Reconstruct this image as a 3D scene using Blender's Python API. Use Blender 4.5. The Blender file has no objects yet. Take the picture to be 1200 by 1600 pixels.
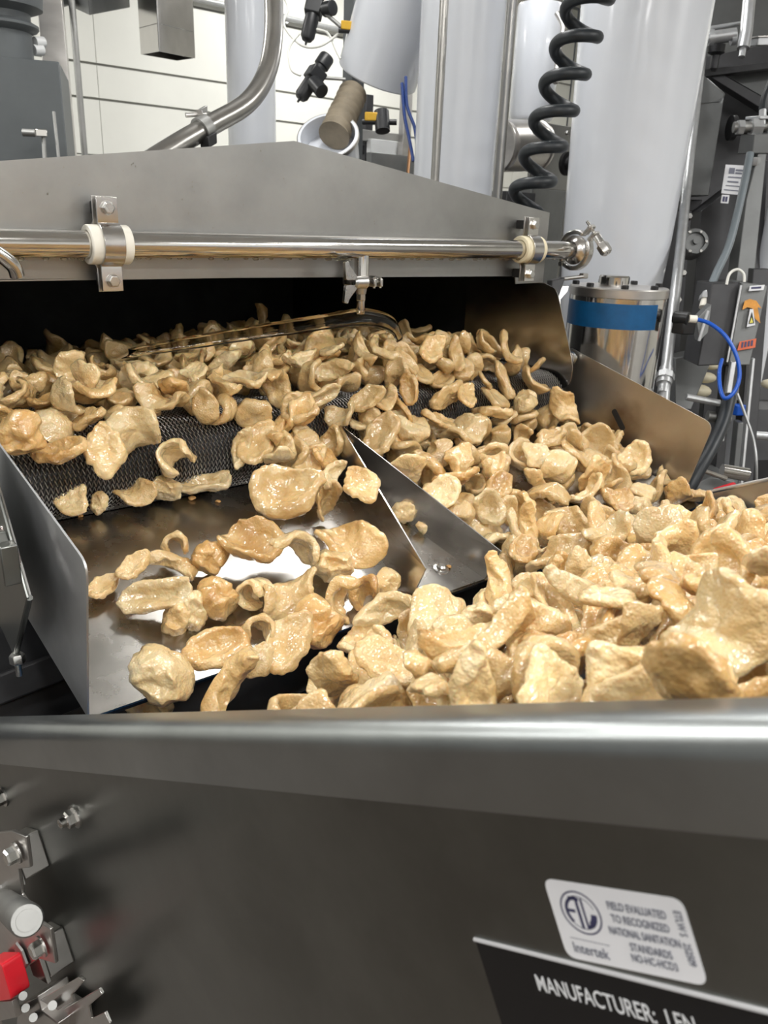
import bpy, math, random
import numpy as np
from mathutils import Vector, Matrix, noise

# ------------------------------------------------------------------ camera
FPX = 1250.0
PITCH, ROLL = math.radians(20), math.radians(2.2)
CAM = Vector((0, 0, 1.6))
_fw = Vector((0, math.cos(PITCH), -math.sin(PITCH)))
_u0 = Vector((0, math.sin(PITCH), math.cos(PITCH)))
_r0 = Vector((1, 0, 0))
_rt = _r0 * math.cos(ROLL) + _u0 * math.sin(ROLL)
_up = _u0 * math.cos(ROLL) - _r0 * math.sin(ROLL)
scene = bpy.context.scene
COL = scene.collection
cd = bpy.data.cameras.new('camera')
cam = bpy.data.objects.new('camera', cd); COL.objects.link(cam)
cd.sensor_fit = 'VERTICAL'; cd.sensor_height = 36; cd.sensor_width = 27
cd.lens = FPX * 36 / 1600; cd.clip_start = 0.02; cd.clip_end = 60
cd.dof.use_dof = True; cd.dof.focus_distance = 1.45; cd.dof.aperture_fstop = 9.0
m = Matrix((_rt, _up, -_fw)).transposed().to_4x4(); m.translation = CAM
cam.matrix_world = m
scene.camera = cam
vs = scene.view_settings
vs.view_transform = 'Standard'; vs.look = 'None'; vs.gamma = 1; vs.use_curve_mapping = False
vs.exposure = 0.0

def ray(x, y): return _fw + _rt * ((x - 600) / FPX) - _up * ((y - 800) / FPX)
def PX(x, y, z): return CAM + ray(x, y) * z                    # a point at a given distance
def PL(x, y, p, n):                                            # a point on a plane
    r = ray(x, y); return CAM + r * ((p - CAM).dot(n) / r.dot(n))
def proj(p):
    d = p - CAM; z = d.dot(_fw); return (600 + FPX * d.dot(_rt) / z, 800 - FPX * d.dot(_up) / z, z)

# frames of the place: the fryer (U across its mouth, V out of it) and the take-away conveyor (C along, W across, N up from belt)
H = math.radians(40)
U = Vector((math.cos(H), math.sin(H), 0)); V = Vector((math.sin(H), -math.cos(H), 0)); Z = Vector((0, 0, 1))
A = PX(60, 381, 1.5)
def FP(a, b, c): return A + U * a + V * b + Z * c
CD = ray(-600, 1135).normalized()
W = Z.cross(CD).normalized()
if W.x < 0: W = -W
N = W.cross(CD).normalized()
if N.z < 0: N = -N
LIP = PX(1200, 1088, 0.42)
def CP(a, b, c): return LIP + CD * a + W * b + N * c
TH = math.radians(16)
E = V * math.cos(TH) - Z * math.sin(TH)                        # down the chute
FN = U.cross(E).normalized()
if FN.z < 0: FN = -FN
F0 = FP(0, 0.06, -0.495)
def CH(a, s, h=0.0): return F0 + U * a + E * s + FN * h        # on the chute floor

# ------------------------------------------------------------------ world and lights
w = bpy.data.worlds.new('world'); scene.world = w; w.use_nodes = True
w.node_tree.nodes['Background'].inputs[0].default_value = (0.8, 0.85, 0.9, 1)
w.node_tree.nodes['Background'].inputs[1].default_value = 0.05
CEIL = 3.55 - A.z
LIGHTS = [(a + (1.85 if b == -0.85 else 0.0), b) for b in (-2.9, -0.85, 2.3, 4.2) for a in (-3.2, 0.0, 3.2)]
LAMP_W = 48.0

# ------------------------------------------------------------------ materials
MATS = {}
def nodes_of(name):
    mt = bpy.data.materials.new(name); mt.use_nodes = True
    nt = mt.node_tree; b = nt.nodes['Principled BSDF']
    MATS[name] = mt
    return mt, nt, b
def mk(name, col, rough=0.5, metal=0.0, var=0.0, scale=8.0, stretch=(1, 1, 1), bump=0.0, bscale=60.0, rvar=0.0, col2=None, coat=0.0, spec=None):
    mt, nt, b = nodes_of(name)
    b.inputs['Base Color'].default_value = (*col, 1); b.inputs['Roughness'].default_value = rough
    b.inputs['Metallic'].default_value = metal
    if coat: b.inputs['Coat Weight'].default_value = coat; b.inputs['Coat Roughness'].default_value = 0.08
    if spec is not None: b.inputs['Specular IOR Level'].default_value = spec
    tc = nt.nodes.new('ShaderNodeTexCoord'); mp = nt.nodes.new('ShaderNodeMapping')
    mp.inputs['Scale'].default_value = stretch
    nt.links.new(tc.outputs['Object'], mp.inputs['Vector'])
    if var or rvar or col2:
        nz = nt.nodes.new('ShaderNodeTexNoise'); nz.inputs['Scale'].default_value = scale
        nz.inputs['Detail'].default_value = 6; nz.inputs['Roughness'].default_value = 0.62
        nt.links.new(mp.outputs[0], nz.inputs['Vector'])
        rp = nt.nodes.new('ShaderNodeValToRGB')
        rp.color_ramp.elements[0].position = 0.33; rp.color_ramp.elements[1].position = 0.67
        c2 = col2 if col2 else tuple(min(1, c * (1 + var)) for c in col)
        c1 = col if col2 else tuple(c * (1 - var) for c in col)
        rp.color_ramp.elements[0].color = (*c1, 1); rp.color_ramp.elements[1].color = (*c2, 1)
        nt.links.new(nz.outputs['Fac'], rp.inputs[0]); nt.links.new(rp.outputs[0], b.inputs['Base Color'])
        if rvar:
            mr = nt.nodes.new('ShaderNodeMapRange')
            mr.inputs['To Min'].default_value = max(0.02, rough - rvar); mr.inputs['To Max'].default_value = rough + rvar
            nt.links.new(nz.outputs['Fac'], mr.inputs[0]); nt.links.new(mr.outputs[0], b.inputs['Roughness'])
    if bump:
        n2 = nt.nodes.new('ShaderNodeTexNoise'); n2.inputs['Scale'].default_value = bscale; n2.inputs['Detail'].default_value = 4
        nt.links.new(mp.outputs[0], n2.inputs['Vector'])
        bp = nt.nodes.new('ShaderNodeBump'); bp.inputs['Strength'].default_value = bump; bp.inputs['Distance'].default_value = 0.004
        nt.links.new(n2.outputs['Fac'], bp.inputs['Height']); nt.links.new(bp.outputs[0], b.inputs['Normal'])
    return mt
def emit(name, col, s):
    mt, nt, b = nodes_of(name)
    b.inputs['Base Color'].default_value = (*col, 1); b.inputs['Emission Color'].default_value = (*col, 1); b.inputs['Emission Strength'].default_value = s
    return mt

mk('steel', (0.56, 0.54, 0.52), 0.34, 1, 0.10, 6, (1, 1, 3), 0.03, 40, 0.08)
mk('steel_hood', (0.37, 0.367, 0.355), 0.42, 1, 0.10, 5, (1, 1, 1), 0.05, 30, 0.08)
mk('steel_chute', (0.42, 0.405, 0.38), 0.27, 1, 0.16, 9, (1, 1, 1), 0.04, 30, 0.10)
mk('steel_smooth', (0.62, 0.60, 0.58), 0.22, 1, 0.06, 12, (1, 1, 1), 0, 1, 0.06)
mk('chrome', (0.66, 0.64, 0.61), 0.13, 1, 0.05, 20, (1, 1, 1), 0.01, 60, 0.04)
mk('cast_steel', (0.58, 0.57, 0.55), 0.28, 1, 0.08, 30, (1, 1, 1), 0.05, 120, 0.06)
mk('steel_guard', (0.60, 0.61, 0.62), 0.48, 1, 0.10, 7, (1, 1, 1), 0.03, 40, 0.06)
mk('steel_pipe', (0.40, 0.39, 0.37), 0.30, 1, 0.10, 8, (1, 1, 1), 0.02, 40, 0.06)
mk('steel_dull', (0.36, 0.36, 0.35), 0.5, 1, 0.15, 5, (1, 1, 1), 0.04, 30, 0.08)
mk('steel_panel', (0.245, 0.252, 0.24), 0.36, 1, 0.16, 4, (1, 1, 1), 0.05, 22, 0.09)
mk('steel_rail', (0.38, 0.40, 0.40), 0.33, 1, 0.10, 7, (1, 1, 1), 0.02, 30, 0.05)
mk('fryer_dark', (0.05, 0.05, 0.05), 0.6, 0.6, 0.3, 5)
mk('machine_dark', (0.05, 0.05, 0.053), 0.5, 0.5, 0.25, 4, (1, 1, 1), 0.03, 25)
mk('machine_grey', (0.16, 0.165, 0.165), 0.45, 0.6, 0.15, 4)
mk('paint_grey', (0.105, 0.115, 0.12), 0.5, 0.3, 0.10, 3)
mk('iron_black', (0.03, 0.03, 0.032), 0.45, 0.4, 0.2, 20)
mk('rubber', (0.012, 0.016, 0.02), 0.45, 0, 0.2, 30)
mk('plastic_black', (0.012, 0.013, 0.015), 0.4)
mk('film_white', (0.68, 0.705, 0.755), 0.24, 0, 0.04, 3, (1, 1, 0.2), 0.12, 5, 0.05, None, 0.4)
mk('paint_white', (0.72, 0.73, 0.73), 0.4, 0, 0.04, 4)
mk('wall_panel', (0.72, 0.72, 0.67), 0.45, 0, 0.03, 2)
mk('wall_gap', (0.30, 0.30, 0.28), 0.7)
mk('ceiling_paint', (0.74, 0.75, 0.74), 0.7)
mk('floor_paint', (0.10, 0.082, 0.068), 0.35, 0, 0.2, 3)
mk('wall_dark', (0.26, 0.27, 0.275), 0.5, 0, 0.15, 1)
mk('wall_mid', (0.62, 0.62, 0.61), 0.5, 0, 0.1, 1)
mk('nylon', (0.86, 0.83, 0.74), 0.4, 0, 0.03, 20)
mk('nylon_aged', (0.80, 0.72, 0.52), 0.4, 0, 0.05, 20)
mk('tape_blue', (0.003, 0.085, 0.23), 0.42, 0, 0.12, 30, (1, 1, 1), 0.15, 50)
mk('belt_blue', (0.005, 0.10, 0.28), 0.35, 0, 0.1, 20)
mk('tube_blue', (0.01, 0.10, 0.55), 0.3)
mk('tube_navy', (0.008, 0.035, 0.17), 0.35)
mk('tube_white', (0.75, 0.75, 0.70), 0.35)
mk('yellow', (0.62, 0.36, 0.02), 0.4, 0, 0.1, 20)
mk('orange_tape', (0.60, 0.26, 0.03), 0.5, 0, 0.2, 40)
mk('orange_tag', (0.62, 0.12, 0.04), 0.5)
mk('red_grip', (0.80, 0.015, 0.03), 0.3)
mk('hose_beige', (0.20, 0.165, 0.115), 0.7, 0, 0.2, 12, (1, 1, 1), 0.3, 30)
mk('hose_grey', (0.17, 0.20, 0.22), 0.35)
mk('galv', (0.50, 0.51, 0.52), 0.42, 0.8, 0.08, 30)
mk('paper', (0.72, 0.73, 0.76), 0.6)
mk('sticker_white', (0.93, 0.93, 0.96), 0.35)
mk('plate_black', (0.008, 0.008, 0.009), 0.35)
mk('plate_edge', (0.85, 0.85, 0.87), 0.2, 0.3)
mk('ink_navy', (0.05, 0.05, 0.12), 0.6)
mk('ink_grey', (0.16, 0.17, 0.22), 0.6)
mk('ink_white', (0.85, 0.86, 0.88), 0.5)
mk('cream_bag', (0.66, 0.60, 0.44), 0.5, 0, 0.1, 12)
mk('warning_yellow', (0.65, 0.58, 0.10), 0.5)
mk('crumb', (0.50, 0.28, 0.10), 0.5, 0, 0.2, 60)
mk('copper', (0.62, 0.34, 0.18), 0.3, 1)
mk('weld', (0.70, 0.60, 0.55), 0.25, 1, 0.25, 90, (1, 1, 1), 0.5, 200)
emit('lamp_panel', (1, 1, 0.98), 6.0)

# oily stain with a shape of its own on the right guard
def mk_stained(name, centre, r):
    mt = mk(name, (0.56, 0.53, 0.49), 0.36, 1, 0.08, 6, (1, 1, 1), 0.03, 30, 0.07)
    nt = mt.node_tree; b = nt.nodes['Principled BSDF']
    g = nt.nodes.new('ShaderNodeNewGeometry'); d = nt.nodes.new('ShaderNodeVectorMath'); d.operation = 'DISTANCE'
    d.inputs[1].default_value = centre
    nz = nt.nodes.new('ShaderNodeTexNoise'); nz.inputs['Scale'].default_value = 9; nz.inputs['Detail'].default_value = 5
    nt.links.new(g.outputs['Position'], nz.inputs['Vector']); nt.links.new(g.outputs['Position'], d.inputs[0])
    ad = nt.nodes.new('ShaderNodeMath'); ad.operation = 'MULTIPLY_ADD'; ad.inputs[1].default_value = 0.16
    nt.links.new(nz.outputs['Fac'], ad.inputs[0]); nt.links.new(d.outputs['Value'], ad.inputs[2])
    mr = nt.nodes.new('ShaderNodeMapRange'); mr.inputs['From Min'].default_value = 0.10; mr.inputs['From Max'].default_value = 0.175
    mr.inputs['To Min'].default_value = 0.85; mr.inputs['To Max'].default_value = 0.0
    nt.links.new(ad.outputs[0], mr.inputs[0])
    mx = nt.nodes.new('ShaderNodeMix'); mx.data_type = 'RGBA'
    src = b.inputs['Base Color'].links[0].from_socket
    nt.links.new(mr.outputs[0], mx.inputs['Factor']); nt.links.new(src, mx.inputs[6]); mx.inputs[7].default_value = (0.20, 0.12, 0.055, 1)
    nt.links.new(mx.outputs[2], b.inputs['Base Color'])
    return mt

# thin clear liquid
mt, nt, b = nodes_of('water')
b.inputs['Base Color'].default_value = (0.93, 0.88, 0.76, 1); b.inputs['Roughness'].default_value = 0.04
b.inputs['Transmission Weight'].default_value = 1.0; b.inputs['IOR'].default_value = 1.33

# puffed skin: mottled cream to gold, oily, fine bubbles
def mk_rind(name, c0, c1, c2):
    mt, nt, b = nodes_of(name)
    L = nt.links.new; tc = nt.nodes.new('ShaderNodeTexCoord'); oi = nt.nodes.new('ShaderNodeObjectInfo')
    ml = nt.nodes.new('ShaderNodeVectorMath'); ml.operation = 'ADD'
    sc = nt.nodes.new('ShaderNodeVectorMath'); sc.operation = 'SCALE'; sc.inputs[0].default_value = (7, 3, 5)
    L(oi.outputs['Random'], sc.inputs['Scale']); L(tc.outputs['Object'], ml.inputs[0]); L(sc.outputs[0], ml.inputs[1])
    nz = nt.nodes.new('ShaderNodeTexNoise'); nz.inputs['Scale'].default_value = 22; nz.inputs['Detail'].default_value = 6; nz.inputs['Roughness'].default_value = 0.6
    L(ml.outputs[0], nz.inputs['Vector'])
    rp = nt.nodes.new('ShaderNodeValToRGB'); e = rp.color_ramp.elements
    e[0].position = 0.30; e[0].color = (*c0, 1); e[1].position = 0.72; e[1].color = (*c2, 1)
    k = e.new(0.5); k.color = (*c1, 1)
    L(nz.outputs['Fac'], rp.inputs[0])
    hs = nt.nodes.new('ShaderNodeHueSaturation')
    mr = nt.nodes.new('ShaderNodeMapRange'); mr.inputs['To Min'].default_value = 0.84; mr.inputs['To Max'].default_value = 1.12
    L(oi.outputs['Random'], mr.inputs[0]); L(mr.outputs[0], hs.inputs['Value']); L(rp.outputs[0], hs.inputs['Color'])
    L(hs.outputs[0], b.inputs['Base Color'])
    b.inputs['Roughness'].default_value = 0.34; b.inputs['Coat Weight'].default_value = 1.0; b.inputs['Coat Roughness'].default_value = 0.10; b.inputs['Coat IOR'].default_value = 1.55
    b.inputs['Subsurface Weight'].default_value = 0.4; b.inputs['Subsurface Radius'].default_value = (0.012, 0.006, 0.003); b.inputs['Subsurface Scale'].default_value = 0.6
    vo = nt.nodes.new('ShaderNodeTexVoronoi'); vo.inputs['Scale'].default_value = 330; vo.feature = 'SMOOTH_F1'; vo.inputs['Smoothness'].default_value = 0.6
    L(ml.outputs[0], vo.inputs['Vector'])
    v2 = nt.nodes.new('ShaderNodeTexVoronoi'); v2.inputs['Scale'].default_value = 110; v2.feature = 'SMOOTH_F1'
    L(ml.outputs[0], v2.inputs['Vector'])
    am = nt.nodes.new('ShaderNodeMath'); am.operation = 'MULTIPLY_ADD'; am.inputs[1].default_value = 1.8
    L(v2.outputs['Distance'], am.inputs[0]); L(vo.outputs['Distance'], am.inputs[2])
    bp = nt.nodes.new('ShaderNodeBump'); bp.inputs['Strength'].default_value = 0.6; bp.inputs['Distance'].default_value = 0.0016; bp.invert = True
    b2_ = nt.nodes.new('ShaderNodeBump'); b2_.inputs['Strength'].default_value = 0.45; b2_.inputs['Distance'].default_value = 0.0016; b2_.invert = True
    L(am.outputs[0], b2_.inputs['Height']); L(b2_.outputs[0], b.inputs['Coat Normal'])
    L(am.outputs[0], bp.inputs['Height']); L(bp.outputs[0], b.inputs['Normal'])
    return mt
mk_rind('rind_gold', (0.60, 0.365, 0.135), (0.75, 0.525, 0.245), (0.83, 0.65, 0.365))
mk_rind('rind_pale', (0.67, 0.455, 0.205), (0.79, 0.605, 0.325), (0.86, 0.72, 0.455))
mk_rind('rind_brown', (0.52, 0.28, 0.085), (0.69, 0.44, 0.175), (0.79, 0.58, 0.295))

# ------------------------------------------------------------------ mesh helpers
ORG = {}
def frame(d):
    d = d.normalized(); a = Z if abs(d.z) < 0.9 else Vector((1, 0, 0))
    x = a.cross(d).normalized(); return x, d.cross(x), d
class MB:
    def __init__(s): s.v = []; s.f = []
    def add(s, vs, fs):
        o = len(s.v); s.v += [Vector(p) for p in vs]; s.f += [tuple(i + o for i in f) for f in fs]; return s
    def prism(s, pts, t):                                       # polygon pts + thickness vector
        n = len(pts); vs = [Vector(p) for p in pts] + [Vector(p) + t for p in pts]
        return s.add(vs, [tuple(range(n - 1, -1, -1)), tuple(range(n, 2 * n))] + [(i, (i + 1) % n, n + (i + 1) % n, n + i) for i in range(n)])
    def box(s, c, x, y, z):                                     # centre + three half-extent vectors
        return s.prism([c - x - y - z, c + x - y - z, c + x + y - z, c - x + y - z], z * 2)
    def tube(s, path, r, seg=12, cap=True, closed=False):
        path = [Vector(p) for p in path]; n = len(path); rs = r if isinstance(r, (list, tuple)) else [r] * n
        vs = []; fs = []
        t = (path[1] - path[0]); x, y, _ = frame(t)
        for i in range(n):
            t = (path[(i + 1) % n] - path[i - 1]) if (closed or 0 < i < n - 1) else (path[min(i + 1, n - 1)] - path[max(i - 1, 0)])
            t.normalize(); x = (x - t * x.dot(t)).normalized(); y = t.cross(x)
            vs += [path[i] + (x * math.cos(2 * math.pi * k / seg) + y * math.sin(2 * math.pi * k / seg)) * rs[i] for k in range(seg)]
        for i in range(n if closed else n - 1):
            j = (i + 1) % n
            fs += [(i * seg + k, i * seg + (k + 1) % seg, j * seg + (k + 1) % seg, j * seg + k) for k in range(seg)]
        if cap and not closed: fs += [tuple(range(seg - 1, -1, -1)), tuple(range((n - 1) * seg, n * seg))]
        return s.add(vs, fs)
    def cyl(s, p, q, r, seg=24): return s.tube([p, q], r, seg)
    def lathe(s, p, d, prof, seg=32, cap=True):                 # prof: (radius, height along d)
        x, y, d = frame(d); vs = []; fs = []
        for (r, h) in prof: vs += [p + d * h + (x * math.cos(2 * math.pi * k / seg) + y * math.sin(2 * math.pi * k / seg)) * r for k in range(seg)]
        for i in range(len(prof) - 1): fs += [(i * seg + k, i * seg + (k + 1) % seg, (i + 1) * seg + (k + 1) % seg, (i + 1) * seg + k) for k in range(seg)]
        if cap: fs += [tuple(range(seg - 1, -1, -1)), tuple(range((len(prof) - 1) * seg, len(prof) * seg))]
        return s.add(vs, fs)
    def hexa(s, p, d, r, h): return s.lathe(p, d, [(r, 0), (r, h * 0.8), (r * 0.82, h)], 6)
    def ball(s, c, r, seg=10, sq=(1, 1, 1)):
        vs = []; fs = []; k = seg // 2
        for i in range(k + 1):
            a = math.pi * i / k
            for j in range(seg):
                b_ = 2 * math.pi * j / seg
                vs.append(c + Vector((math.sin(a) * math.cos(b_) * r * sq[0], math.sin(a) * math.sin(b_) * r * sq[1], math.cos(a) * r * sq[2])))
        for i in range(k): fs += [(i * seg + j, (i + 1) * seg + j, (i + 1) * seg + (j + 1) % seg, i * seg + (j + 1) % seg) for j in range(seg)]
        return s.add(vs, fs)
    def arc_band(s, c, ax, r0, r1, half, a0, a1, seg=28, x=None):   # ring segment about axis
        if x is None: x, y, d = frame(ax)
        else: d = ax.normalized(); y = d.cross(x)
        vs = []; fs = []
        for i in range(seg + 1):
            a = a0 + (a1 - a0) * i / seg; q = x * math.cos(a) + y * math.sin(a)
            vs += [c + q * r0 - d * half, c + q * r1 - d * half, c + q * r1 + d * half, c + q * r0 + d * half]
        for i in range(seg):
            for k in range(4): fs.append((i * 4 + k, i * 4 + (k + 1) % 4, i * 4 + 4 + (k + 1) % 4, i * 4 + 4 + k))
        if abs(a1 - a0) < 2 * math.pi - 0.01: fs += [(3, 2, 1, 0), tuple(seg * 4 + k for k in range(4))]
        return s.add(vs, fs)
    def build(s, name, mat, parent=None, smooth=35, bevel=0.0, label=None, bseg=2):
        if parent is not None: org = ORG[parent.name]
        else:
            xs = [sum((p[i] for p in s.v)) / len(s.v) for i in range(2)]; org = Vector((xs[0], xs[1], min(p.z for p in s.v)))
        me = bpy.data.meshes.new(name); me.from_pydata([p - org for p in s.v], [], s.f); me.update()
        import bmesh
        bm = bmesh.new(); bm.from_mesh(me); bmesh.ops.recalc_face_normals(bm, faces=bm.faces); bm.to_mesh(me); bm.free()
        me.materials.append(MATS[mat])
        if smooth:
            me.polygons.foreach_set('use_smooth', [True] * len(me.polygons))
            me.set_sharp_from_angle(angle=math.radians(smooth))
        o = bpy.data.objects.new(name, me); COL.objects.link(o); ORG[o.name] = org
        if parent is not None: o.parent = parent
        else: o.location = org
        if bevel:
            bv = o.modifiers.new('bevel', 'BEVEL'); bv.width = bevel; bv.segments = bseg; bv.limit_method = 'ANGLE'; bv.angle_limit = math.radians(40)
        if label: o['label'] = label
        return o
def tag(o, label, cat, group=None, kind=None):
    o['label'] = label
    if cat: o['category'] = cat
    if group: o['group'] = group
    if kind: o['kind'] = kind
    return o
def thing(name, label, cat, loc, group=None, kind=None):
    o = bpy.data.objects.new(name, None); COL.objects.link(o); o.location = loc; o.empty_display_size = 0.05
    ORG[o.name] = Vector(loc); return tag(o, label, cat, group, kind)
def struct(o): o['kind'] = 'structure'; return o
def inst(me, name, mtx, parent=None):                           # shared mesh placed by a world matrix
    o = bpy.data.objects.new(name, me); COL.objects.link(o)
    if parent is not None: o.parent = parent; o.matrix_local = Matrix.Translation(-ORG[parent.name]) @ mtx
    else: o.matrix_world = mtx
    return o
def mat_frame(p, x, y, z):
    mm = Matrix((x, y, z)).transposed().to_4x4(); mm.translation = p; return mm
def text(parent, name, s, mtx, size, mat, bold=0.0, align='LEFT', xs=1.0, lift=0.0004):
    cu = bpy.data.curves.new(name, 'FONT'); cu.body = s; cu.size = size; cu.align_x = align; cu.offset = bold; cu.extrude = 0.00012
    to = bpy.data.objects.new(name, cu); COL.objects.link(to)
    bpy.context.view_layer.update()
    me = bpy.data.meshes.new_from_object(to.evaluated_get(bpy.context.evaluated_depsgraph_get()))
    bpy.data.objects.remove(to); bpy.data.curves.remove(cu)
    me.materials.clear(); me.materials.append(MATS[mat])
    return inst(me, name, mtx @ Matrix.Translation((0, 0, lift)) @ Matrix.Diagonal((xs, 1, 1, 1)), parent)
def rounded(pts, r, n=6, which=None):                           # round corners of a planar 3D polygon
    out = []; k = len(pts)
    for i, p in enumerate(pts):
        if which is not None and i not in which: out.append(p); continue
        a = (pts[i - 1] - p); b_ = (pts[(i + 1) % k] - p); rr = min(r, a.length * 0.45, b_.length * 0.45)
        a = p + a.normalized() * rr; b_ = p + b_.normalized() * rr
        for j in range(n + 1):
            t = j / n; out.append(a * (1 - t) ** 2 + p * 2 * t * (1 - t) + b_ * t * t)
    return out
def bez(pts, n=10):                                             # smooth path through points
    pts = [Vector(p) for p in pts]; out = []
    for i in range(len(pts) - 1):
        p0 = pts[max(i - 1, 0)]; p1 = pts[i]; p2 = pts[i + 1]; p3 = pts[min(i + 2, len(pts) - 1)]
        for j in range(n):
            t = j / n
            out.append(0.5 * ((2 * p1) + (p2 - p0) * t + (2 * p0 - 5 * p1 + 4 * p2 - p3) * t * t + (3 * p1 - p0 - 3 * p2 + p3) * t ** 3))
    return out + [pts[-1]]
random.seed(5)

#@@ROOM
# ------------------------------------------------------------------ the room
FL = -A.z
u0, u1, v0, v1 = -5.2, 6.4, -4.0, 5.2
struct(MB().prism([FP(u0, v0, FL - 0.1), FP(u1, v0, FL - 0.1), FP(u1, v1, FL - 0.1), FP(u0, v1, FL - 0.1)], Z * 0.1).build('floor', 'floor_paint'))
struct(MB().prism([FP(u0, v0, CEIL), FP(u1, v0, CEIL), FP(u1, v1, CEIL), FP(u0, v1, CEIL)], Z * 0.1).build('ceiling', 'ceiling_paint'))
wb = struct(MB().prism([FP(u0, v0 - 0.02, FL), FP(u1, v0 - 0.02, FL), FP(u1, v0 - 0.02, CEIL), FP(u0, v0 - 0.02, CEIL)], V * -0.1).build('wall_back', 'wall_gap'))
for nm, a, b, off in (('wall_left', u0, u0, U * -0.1), ('wall_right', u1, u1, U * 0.1)):
    struct(MB().prism([FP(a, v0, FL), FP(a, v1, FL), FP(a, v1, CEIL), FP(a, v0, CEIL)], off).build(nm, 'wall_dark' if nm == 'wall_left' else 'wall_panel'))
struct(MB().prism([FP(u0, v1, FL), FP(u1, v1, FL), FP(u1, v1, CEIL), FP(u0, v1, CEIL)], V * 0.1).build('wall_front', 'wall_mid'))
# back wall cladding, each panel its own sheet; seams where the photo has them
rows = [FL + 0.02, -0.95, -0.40, 0.12, 0.40, 0.73, 0.93, 1.36, CEIL - 0.02]
cols = [u0 + 0.02] + [u0 + 0.3 + 1.32 * i for i in range(1, 9)] + [u1 - 0.02]
g = 0.008
for i in range(len(cols) - 1):
    for j in range(len(rows) - 1):
        gg = 0.011 if rows[j] > 0.5 else 0.004
        MB().prism([FP(cols[i] + 0.002, v0 - 0.02, rows[j] + gg), FP(cols[i + 1] - 0.002, v0 - 0.02, rows[j] + gg), FP(cols[i + 1] - 0.002, v0 - 0.02, rows[j + 1] - 0.004), FP(cols[i] + 0.002, v0 - 0.02, rows[j + 1] - 0.004)], V * 0.02).build('wall_panel', 'wall_panel', wb, 0)
# ceiling lights
for i, (a, b) in enumerate(LIGHTS):
    p = FP(a, b, CEIL - 0.005)
    t = thing('ceiling_light', ['long fluorescent ceiling light close to the cream panelled back wall', 'long fluorescent ceiling light above the fryer hood and columns', 'long fluorescent ceiling light above the conveyor operator side', 'long fluorescent ceiling light close to the front wall'][i // 3], 'light', p, ['ceiling lights near the back wall', 'ceiling lights above the fryer', 'ceiling lights above the conveyor', 'ceiling lights near the front wall'][i // 3])
    MB().box(p - Z * 0.03, U * 0.64, V * 0.17, Z * 0.03).build('housing', 'paint_white', t, 30, 0.006)
    MB().box(p - Z * 0.066, U * 0.61, V * 0.145, Z * 0.006).build('diffuser', 'lamp_panel', t, 30)
    ld = bpy.data.lights.new('ceiling_lamp', 'AREA'); ld.shape = 'RECTANGLE'; ld.size = 1.2; ld.size_y = 0.28; ld.energy = LAMP_W; ld.color = (1.0, 0.985, 0.955)
    lo = bpy.data.objects.new('ceiling_lamp', ld); COL.objects.link(lo); lo.parent = t
    lo.matrix_local = mat_frame(Vector((0, 0, -0.08)), U, -V if False else Z.cross(U), Z)

#@@FRYER
# ------------------------------------------------------------------ fryer: hood, body, mesh belt
def ribbon(mb, prof, th, f, e0, e1):                            # bent sheet: 2D profile (p,q) -> f(p,q) point, extruded from offset e0 to e1
    n = len(prof); off = []
    for i in range(n):
        a = Vector(prof[max(i - 1, 0)]); b_ = Vector(prof[min(i + 1, n - 1)]); d = (b_ - a).normalized(); off.append(Vector(prof[i]) + Vector((-d.y, d.x)) * th)
    loop = [Vector(p) for p in prof] + off[::-1]; k = len(loop)
    vs = [f(p.x, p.y) + e0 for p in loop] + [f(p.x, p.y) + e1 for p in loop]
    fs = [(i, (i + 1) % k, k + (i + 1) % k, k + i) for i in range(k)]
    for i in range(n - 1):
        fs += [(i, i + 1, k - 2 - i, k - 1 - i)[::-1], (k + i, k + i + 1, 2 * k - 2 - i, 2 * k - 1 - i)]
    return mb.add(vs, fs)

HL, HR, HB = -0.32, 1.515, -1.45
fry = thing('fryer', 'long stainless fryer with a gabled hood over its dark discharge mouth', 'fryer', FP(0.6, -0.7, FL))
gz = lambda a: 0.227 - 0.134 * abs(a - 0.6)
MB().prism([FP(HL, -0.048, gz(HL)), FP(0.6, -0.048, 0.227), FP(HR, -0.048, gz(HR)), FP(HR, -0.048, -0.098), FP(1.39, -0.048, -0.10), FP(1.385, -0.048, -0.078), FP(HL, -0.048, -0.064)], V * 0.003).build('hood_front', 'steel_hood', fry, 30)
MB().box(FP((HL + 1.385) / 2, -0.062, -0.069), U * ((1.385 - HL) / 2), V * 0.016, Z * 0.0015).build('hood_hem', 'steel_hood', fry, 30)
for a0, a1 in ((HL, 0.6), (0.6, HR)):
    MB().prism([FP(a0, -0.0485, gz(a0) - 0.004), FP(a1, -0.0485, gz(a1) - 0.004), FP(a1, HB, gz(a1) - 0.004), FP(a0, HB, gz(a0) - 0.004)], Z * 0.003).build('hood_roof', 'steel_hood', fry, 30)
for a in (HL, HR):
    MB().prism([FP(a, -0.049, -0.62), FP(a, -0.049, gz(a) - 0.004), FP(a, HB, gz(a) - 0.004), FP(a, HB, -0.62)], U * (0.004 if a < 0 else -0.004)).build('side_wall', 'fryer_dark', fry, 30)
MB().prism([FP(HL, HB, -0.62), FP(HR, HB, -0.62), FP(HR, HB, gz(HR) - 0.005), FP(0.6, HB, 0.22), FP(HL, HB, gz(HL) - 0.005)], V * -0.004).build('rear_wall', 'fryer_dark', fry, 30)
MB().prism([FP(HL, -0.049, -0.62), FP(HR, -0.049, -0.62), FP(HR, HB, -0.62), FP(HL, HB, -0.62)], Z * -0.006).build('pan', 'fryer_dark', fry, 30)
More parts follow.
